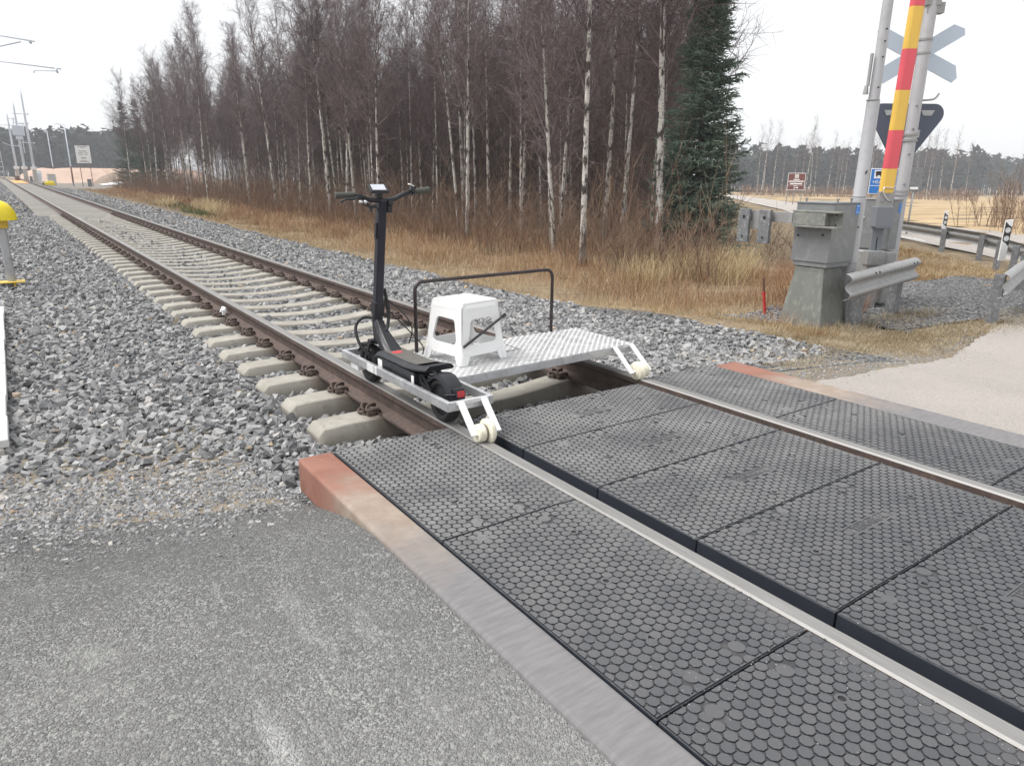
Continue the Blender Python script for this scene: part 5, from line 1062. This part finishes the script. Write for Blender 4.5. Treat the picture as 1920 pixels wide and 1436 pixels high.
def blades(name, P, Hs, W, m, lean=.45, droop=.5, kind='stuff', z=None):
    n = len(P); az = RS.uniform(0, 2*pi, n); ln = np.abs(RS.normal(0, lean, n)); D = np.c_[np.cos(az)*ln, np.sin(az)*ln, np.ones(n)]; D /= np.linalg.norm(D, axis=1, keepdims=True)
    Z = zv(P)-.02 if z is None else z; B = np.c_[P, Z]; sa_ = RS.uniform(0, 2*pi, n); S = np.c_[np.cos(sa_), np.sin(sa_), np.zeros(n)]*(np.asarray(W)*.5)[:, None]; H = np.asarray(Hs)[:, None]
    M = B+D*H*.55; dr = RS.uniform(0, droop, n)[:, None]; T = M+(D*(1-dr*.6)+np.c_[np.cos(az), np.sin(az), -.5*np.ones(n)]*dr)*H*.45; T[:, 2] = np.maximum(T[:, 2], Z+.015)
    V = np.stack([B-S, B+S, M+S*.8, M-S*.8, T], 1).reshape(-1, 3); F = np.array([[0, 1, 2], [0, 2, 3], [3, 2, 4]])[None]+(np.arange(n)*5)[:, None, None]; return tag(mesh_np(name, V, F.reshape(-1, 3), m), kind=kind)
def gG():
    y = 4.2+80*rnd.random()**1.9; return (xc(y)+rnd.uniform(3.5, 9.8), y)
okG = lambda x, y: x-xc(y) > 3.75+.22*math.sin(y*1.7)+.1*math.sin(y*5) and (y > 6.1 or x < 4.9 or y > 5.95) and not (x > 7.0 and y < .80*(x+2.68)-3.0)
def clump(P): return .5+.28*np.sin(P[:, 0]*2.1+1.3*np.sin(P[:, 1]*.9))+.22*np.sin(P[:, 1]*1.7-P[:, 0]*1.1)+RS.normal(0, .12, len(P))
P = pick(62000, gG, okG); d_ = np.hypot(P[:, 0]+2.68, P[:, 1]); e_ = np.clip((P[:, 0]-np.array([xc(k) for k in P[:, 1]])-3.7)/2.6, 0, 1)
blades('dry_grass', P, (.07+.24*e_)*RS.uniform(.5, 1.4, len(P))*np.clip(.45+clump(P), .3, 1.5), np.clip(.0022*d_/6, .0035, .02), GRASS, .8, .9)
def gR():
    y = 5+80*rnd.random()**1.7; return (xc(y)+rnd.uniform(4.9, 11.5), y)
P = pick(70000, gR, lambda x, y: not (x > 7.0 and y < .80*(x+2.68)-2.2) and rnd.random() < min(1, (x-xc(y)-4.7)/1.6)); d_ = np.hypot(P[:, 0]+2.68, P[:, 1])
k_ = clump(P); P, d_, k_ = P[k_ > .22], d_[k_ > .22], k_[k_ > .22]
blades('reddish_grass', P, RS.uniform(.16, .62, len(P))*(.5+.8*k_)*(.7+.4*np.clip((P[:, 0]-5)/3, 0, 1)), np.clip(.0016*d_/6, .0032, .018), GRASSR, .55, .7)
tf = [(8.9, 9.3, .55), (9.2, 9.0, .5), (9.0, 9.7, .5), (8.2, 9.4, .4), (7.4, 9.6, .45), (8.5, 8.6, .5), (7.9, 10.4, .5), (9.9, 9.4, .4), (6.2, 41, .5), (5.9, 38, .4), (6.8, 43, .6), (5.2, 47, .4)]; P = []
for x, y, s in tf:
    for _ in range(330): P.append((rnd.gauss(x, s*.55), rnd.gauss(y, s*(.55 if y < 20 else 2))))
P = np.array(P); d_ = np.hypot(P[:, 0]+2.68, P[:, 1]); blades('straw_tufts', P, RS.uniform(.4, .95, len(P)), np.clip(.0022*d_/6, .004, .018), STRAW, .55, .6)
P = pick(62000, lambda: (rnd.uniform(2.2, 10.5), rnd.uniform(2.6, 5.6)), lambda x, y: y > 3.12+.07*(x-2)+.15*math.sin(x*2.2)+rnd.gauss(0, .12) and y < 4.3+.1*math.sin(x*3)+(1.2 if x < 5.2 else 0)*(1 if x > 3.9 else 0)-(.25 if x > 7 else 0) and not (5.27 < x < 5.92 and 4.66 < y < 5.32) and rnd.random() < .35+.65*min(1, (x-2.2)/1.6)); d_ = np.hypot(P[:, 0]+2.68, P[:, 1])
blades('short_verge_grass', P, RS.uniform(.02, .10, len(P)), np.clip(.0022*d_/5, .0028, .006), GRASSP, 1.3, 1.)
P = np.array([(rnd.gauss(5.6, .5), rnd.gauss(4.58, .16)) for _ in range(2500)]+[(rnd.gauss(7.2, .45), rnd.gauss(4.55, .15)) for _ in range(1800)]); P = P[~((P[:, 0] > 5.27) & (P[:, 0] < 5.92) & (P[:, 1] > 4.66))]; blades('verge_tufts', P, RS.uniform(.05, .17, len(P)), np.full(len(P), .004), GRASSP, .8, .9)
# mounds of flattened grass on the bank behind the gravel
def bank(x, y): return (y > 6.15+.05*(x-6)+.10*math.sin(x*3) and y < .80*(x+2.68)-1.9 and y < .62*(x-5)+4.0 and x < 20) or (x > 9 and 5.2+.28*(x-11.9) < y < .8*(x+2.68)-3 and x < 17 and y > 5.4 and x > 13)
def near_road(x, y):
    return y > (x-14.2)*1.13+3.2+1.9
P = pick(34000, lambda: (rnd.uniform(6, 21), rnd.uniform(5.6, 12.5)), lambda x, y: bank(x, y) and near_road(x, y)); d_ = np.hypot(P[:, 0]+2.68, P[:, 1]); blades('flattened_bank_grass', P, RS.uniform(.05, .20, len(P)), np.clip(.0024*d_/6, .004, .012), GRASS, 1.5, 1.)
P = np.array([(rnd.gauss(5.5, .5), rnd.gauss(44, 2.5)) for _ in range(500)]+[(rnd.gauss(4.9, .3), rnd.gauss(37, 1.2)) for _ in range(300)]); blades('green_weeds', P, RS.uniform(.15, .5, len(P)), np.full(len(P), .03), MOSSG, .6, .5)
# bushes by the field
def bush(label, x, y, n, h, s):
    t = thing('bare_bush', label, 'bush', (x, y, zg(x, y)), 'bare bushes at the field edge'); P = [(rnd.gauss(x, s), rnd.gauss(y, s)) for _ in range(n)]
    o = stems('bush_stems', P, RS.uniform(.35, 1.05, n)*h, SHRUB, 9, .011, .2); del o['kind']; o.parent = t; o.data.transform(Matrix.Translation(-t.location))
bush('bare reddish bush at the field edge, nearer to the small marker post', 33.6, 13.6, 60, 2.0, .55); bush('tall bare sapling clump between the two field bushes', 32.8, 12.2, 14, 2.9, .45); bush('dense bare bush at the right edge behind the guardrail', 30, 10.4, 110, 2.4, .8)

# ------------------------------------------------------------ far forest and the birches in front of it
def forest(name, pts, hmin, hmax, m=PINE):
    Vs, Fs, b = [], [], 0; T0, T1, A, B = [], [], [], []
    for x, y in pts:
        H = RS.uniform(hmin, hmax); z = zg(x, y)-.5; c0 = H*RS.uniform(.15, .4); n = 90; t = RS.rand(n)**.8; an = RS.uniform(0, 6.28, n); cone = RS.rand() < .5
        rr = (H*.15*(1-t)**.7 if cone else H*.16*np.sqrt(np.clip(1-(2*t-.9)**2, .05, 1)))*np.sqrt(RS.uniform(.15, 1, n)); C = np.c_[x+np.cos(an)*rr, y+np.sin(an)*rr, z+c0+(H-c0)*t]; s = H*.055*RS.uniform(.6, 1.5, n)[:, None]
        V = np.stack([C+RS.normal(0, 1, (n, 3))*s*[1, 1, .7] for _ in range(3)], 1).reshape(-1, 3); Vs.append(V); Fs.append(np.arange(3*n).reshape(-1, 3)+b); b += 3*n
        w = H*.012; k = np.array([[x-w, y+w, z], [x+w, y-w, z], [x+w*.4, y-w*.4, z+H*.8]]); Vs.append(k); Fs.append(np.array([[0, 1, 2]])+b); b += 3
    return tag(mesh_np(name, np.concatenate(Vs), np.concatenate(Fs), m), kind='stuff')
Fp = []
def ray_xy(px, D):
    a = YAW+math.atan((px-960)/1305.); return (CAMX+math.sin(a)*D, math.cos(a)*D)
for _ in range(760):
    px = rnd.uniform(1330, 2120); D = rnd.uniform(235, 330)+(40 if px > 1800 else 0); Fp.append(ray_xy(px, D/math.cos(math.atan((px-960)/1305.))))
forest('far_forest', Fp, 11, 16)
Fp = []
for _ in range(620):
    px = rnd.uniform(-220, 330); D = rnd.uniform(225, 300); Fp.append(ray_xy(px, D/math.cos(math.atan((px-960)/1305.))))
forest('far_forest', Fp, 11.5, 15.5)
P = []
while len(P) < 3400:
    px = rnd.uniform(225, 1255); x, y = ray_xy(px, rnd.uniform(24, 80))
    if x-xc(y) > 15 and y < 95: P.append((x, y))
P = np.array(P); stems('wood_thicket', P, RS.uniform(1.5, 7.5, len(P)), THICK, 17, .013, .10)
SPARSE = [make_birch(300+i, *a) for i, a in enumerate(((11, .085, .45, .42), (12, .09, .5, .45), (9.5, .075, .42, .38)))]
for pr in SPARSE:
    for o in pr: COL.objects.unlink(o)
for i in range(30):
    px = 1392+i*13+rnd.uniform(-9, 9)
    if 1800 < px: px = 1700+rnd.uniform(0, 90)
    D = rnd.uniform(125, 150)/math.cos(math.atan((px-960)/1305.)); x, y = ray_xy(px, D)
    plant(rnd.choice(SPARSE), 'birch_tree', 'distant pale birch in the row before the pine forest across the field', 'birch', x, y, rnd.uniform(.9, 1.15), None, 'distant birches before the pine forest')
P = [ray_xy(px, D) for px, D in zip(RS.uniform(1370, 1800, 900), RS.uniform(135, 165, 900))]; stems('field_edge_brush', P, RS.uniform(.8, 2.2, len(P)), SHRUB, 5, .03, .3)

# ------------------------------------------------------------ haze
mb = MB(); mb.box((150, 700, 9.2), (2200, 1700, 30.8)); hz = tag(mb.build('haze', []), kind='stuff')
hm = bpy.data.materials.new('haze_air'); hm.use_nodes = True; nt = hm.node_tree; nt.nodes.clear(); vo = nt.nodes.new('ShaderNodeVolumePrincipled'); ou = nt.nodes.new('ShaderNodeOutputMaterial')
vo.inputs['Density'].default_value = .0010; vo.inputs['Color'].default_value = (.93, .95, 1, 1); nt.links.new(vo.outputs[0], ou.inputs['Volume']); hz.data.materials.append(hm)
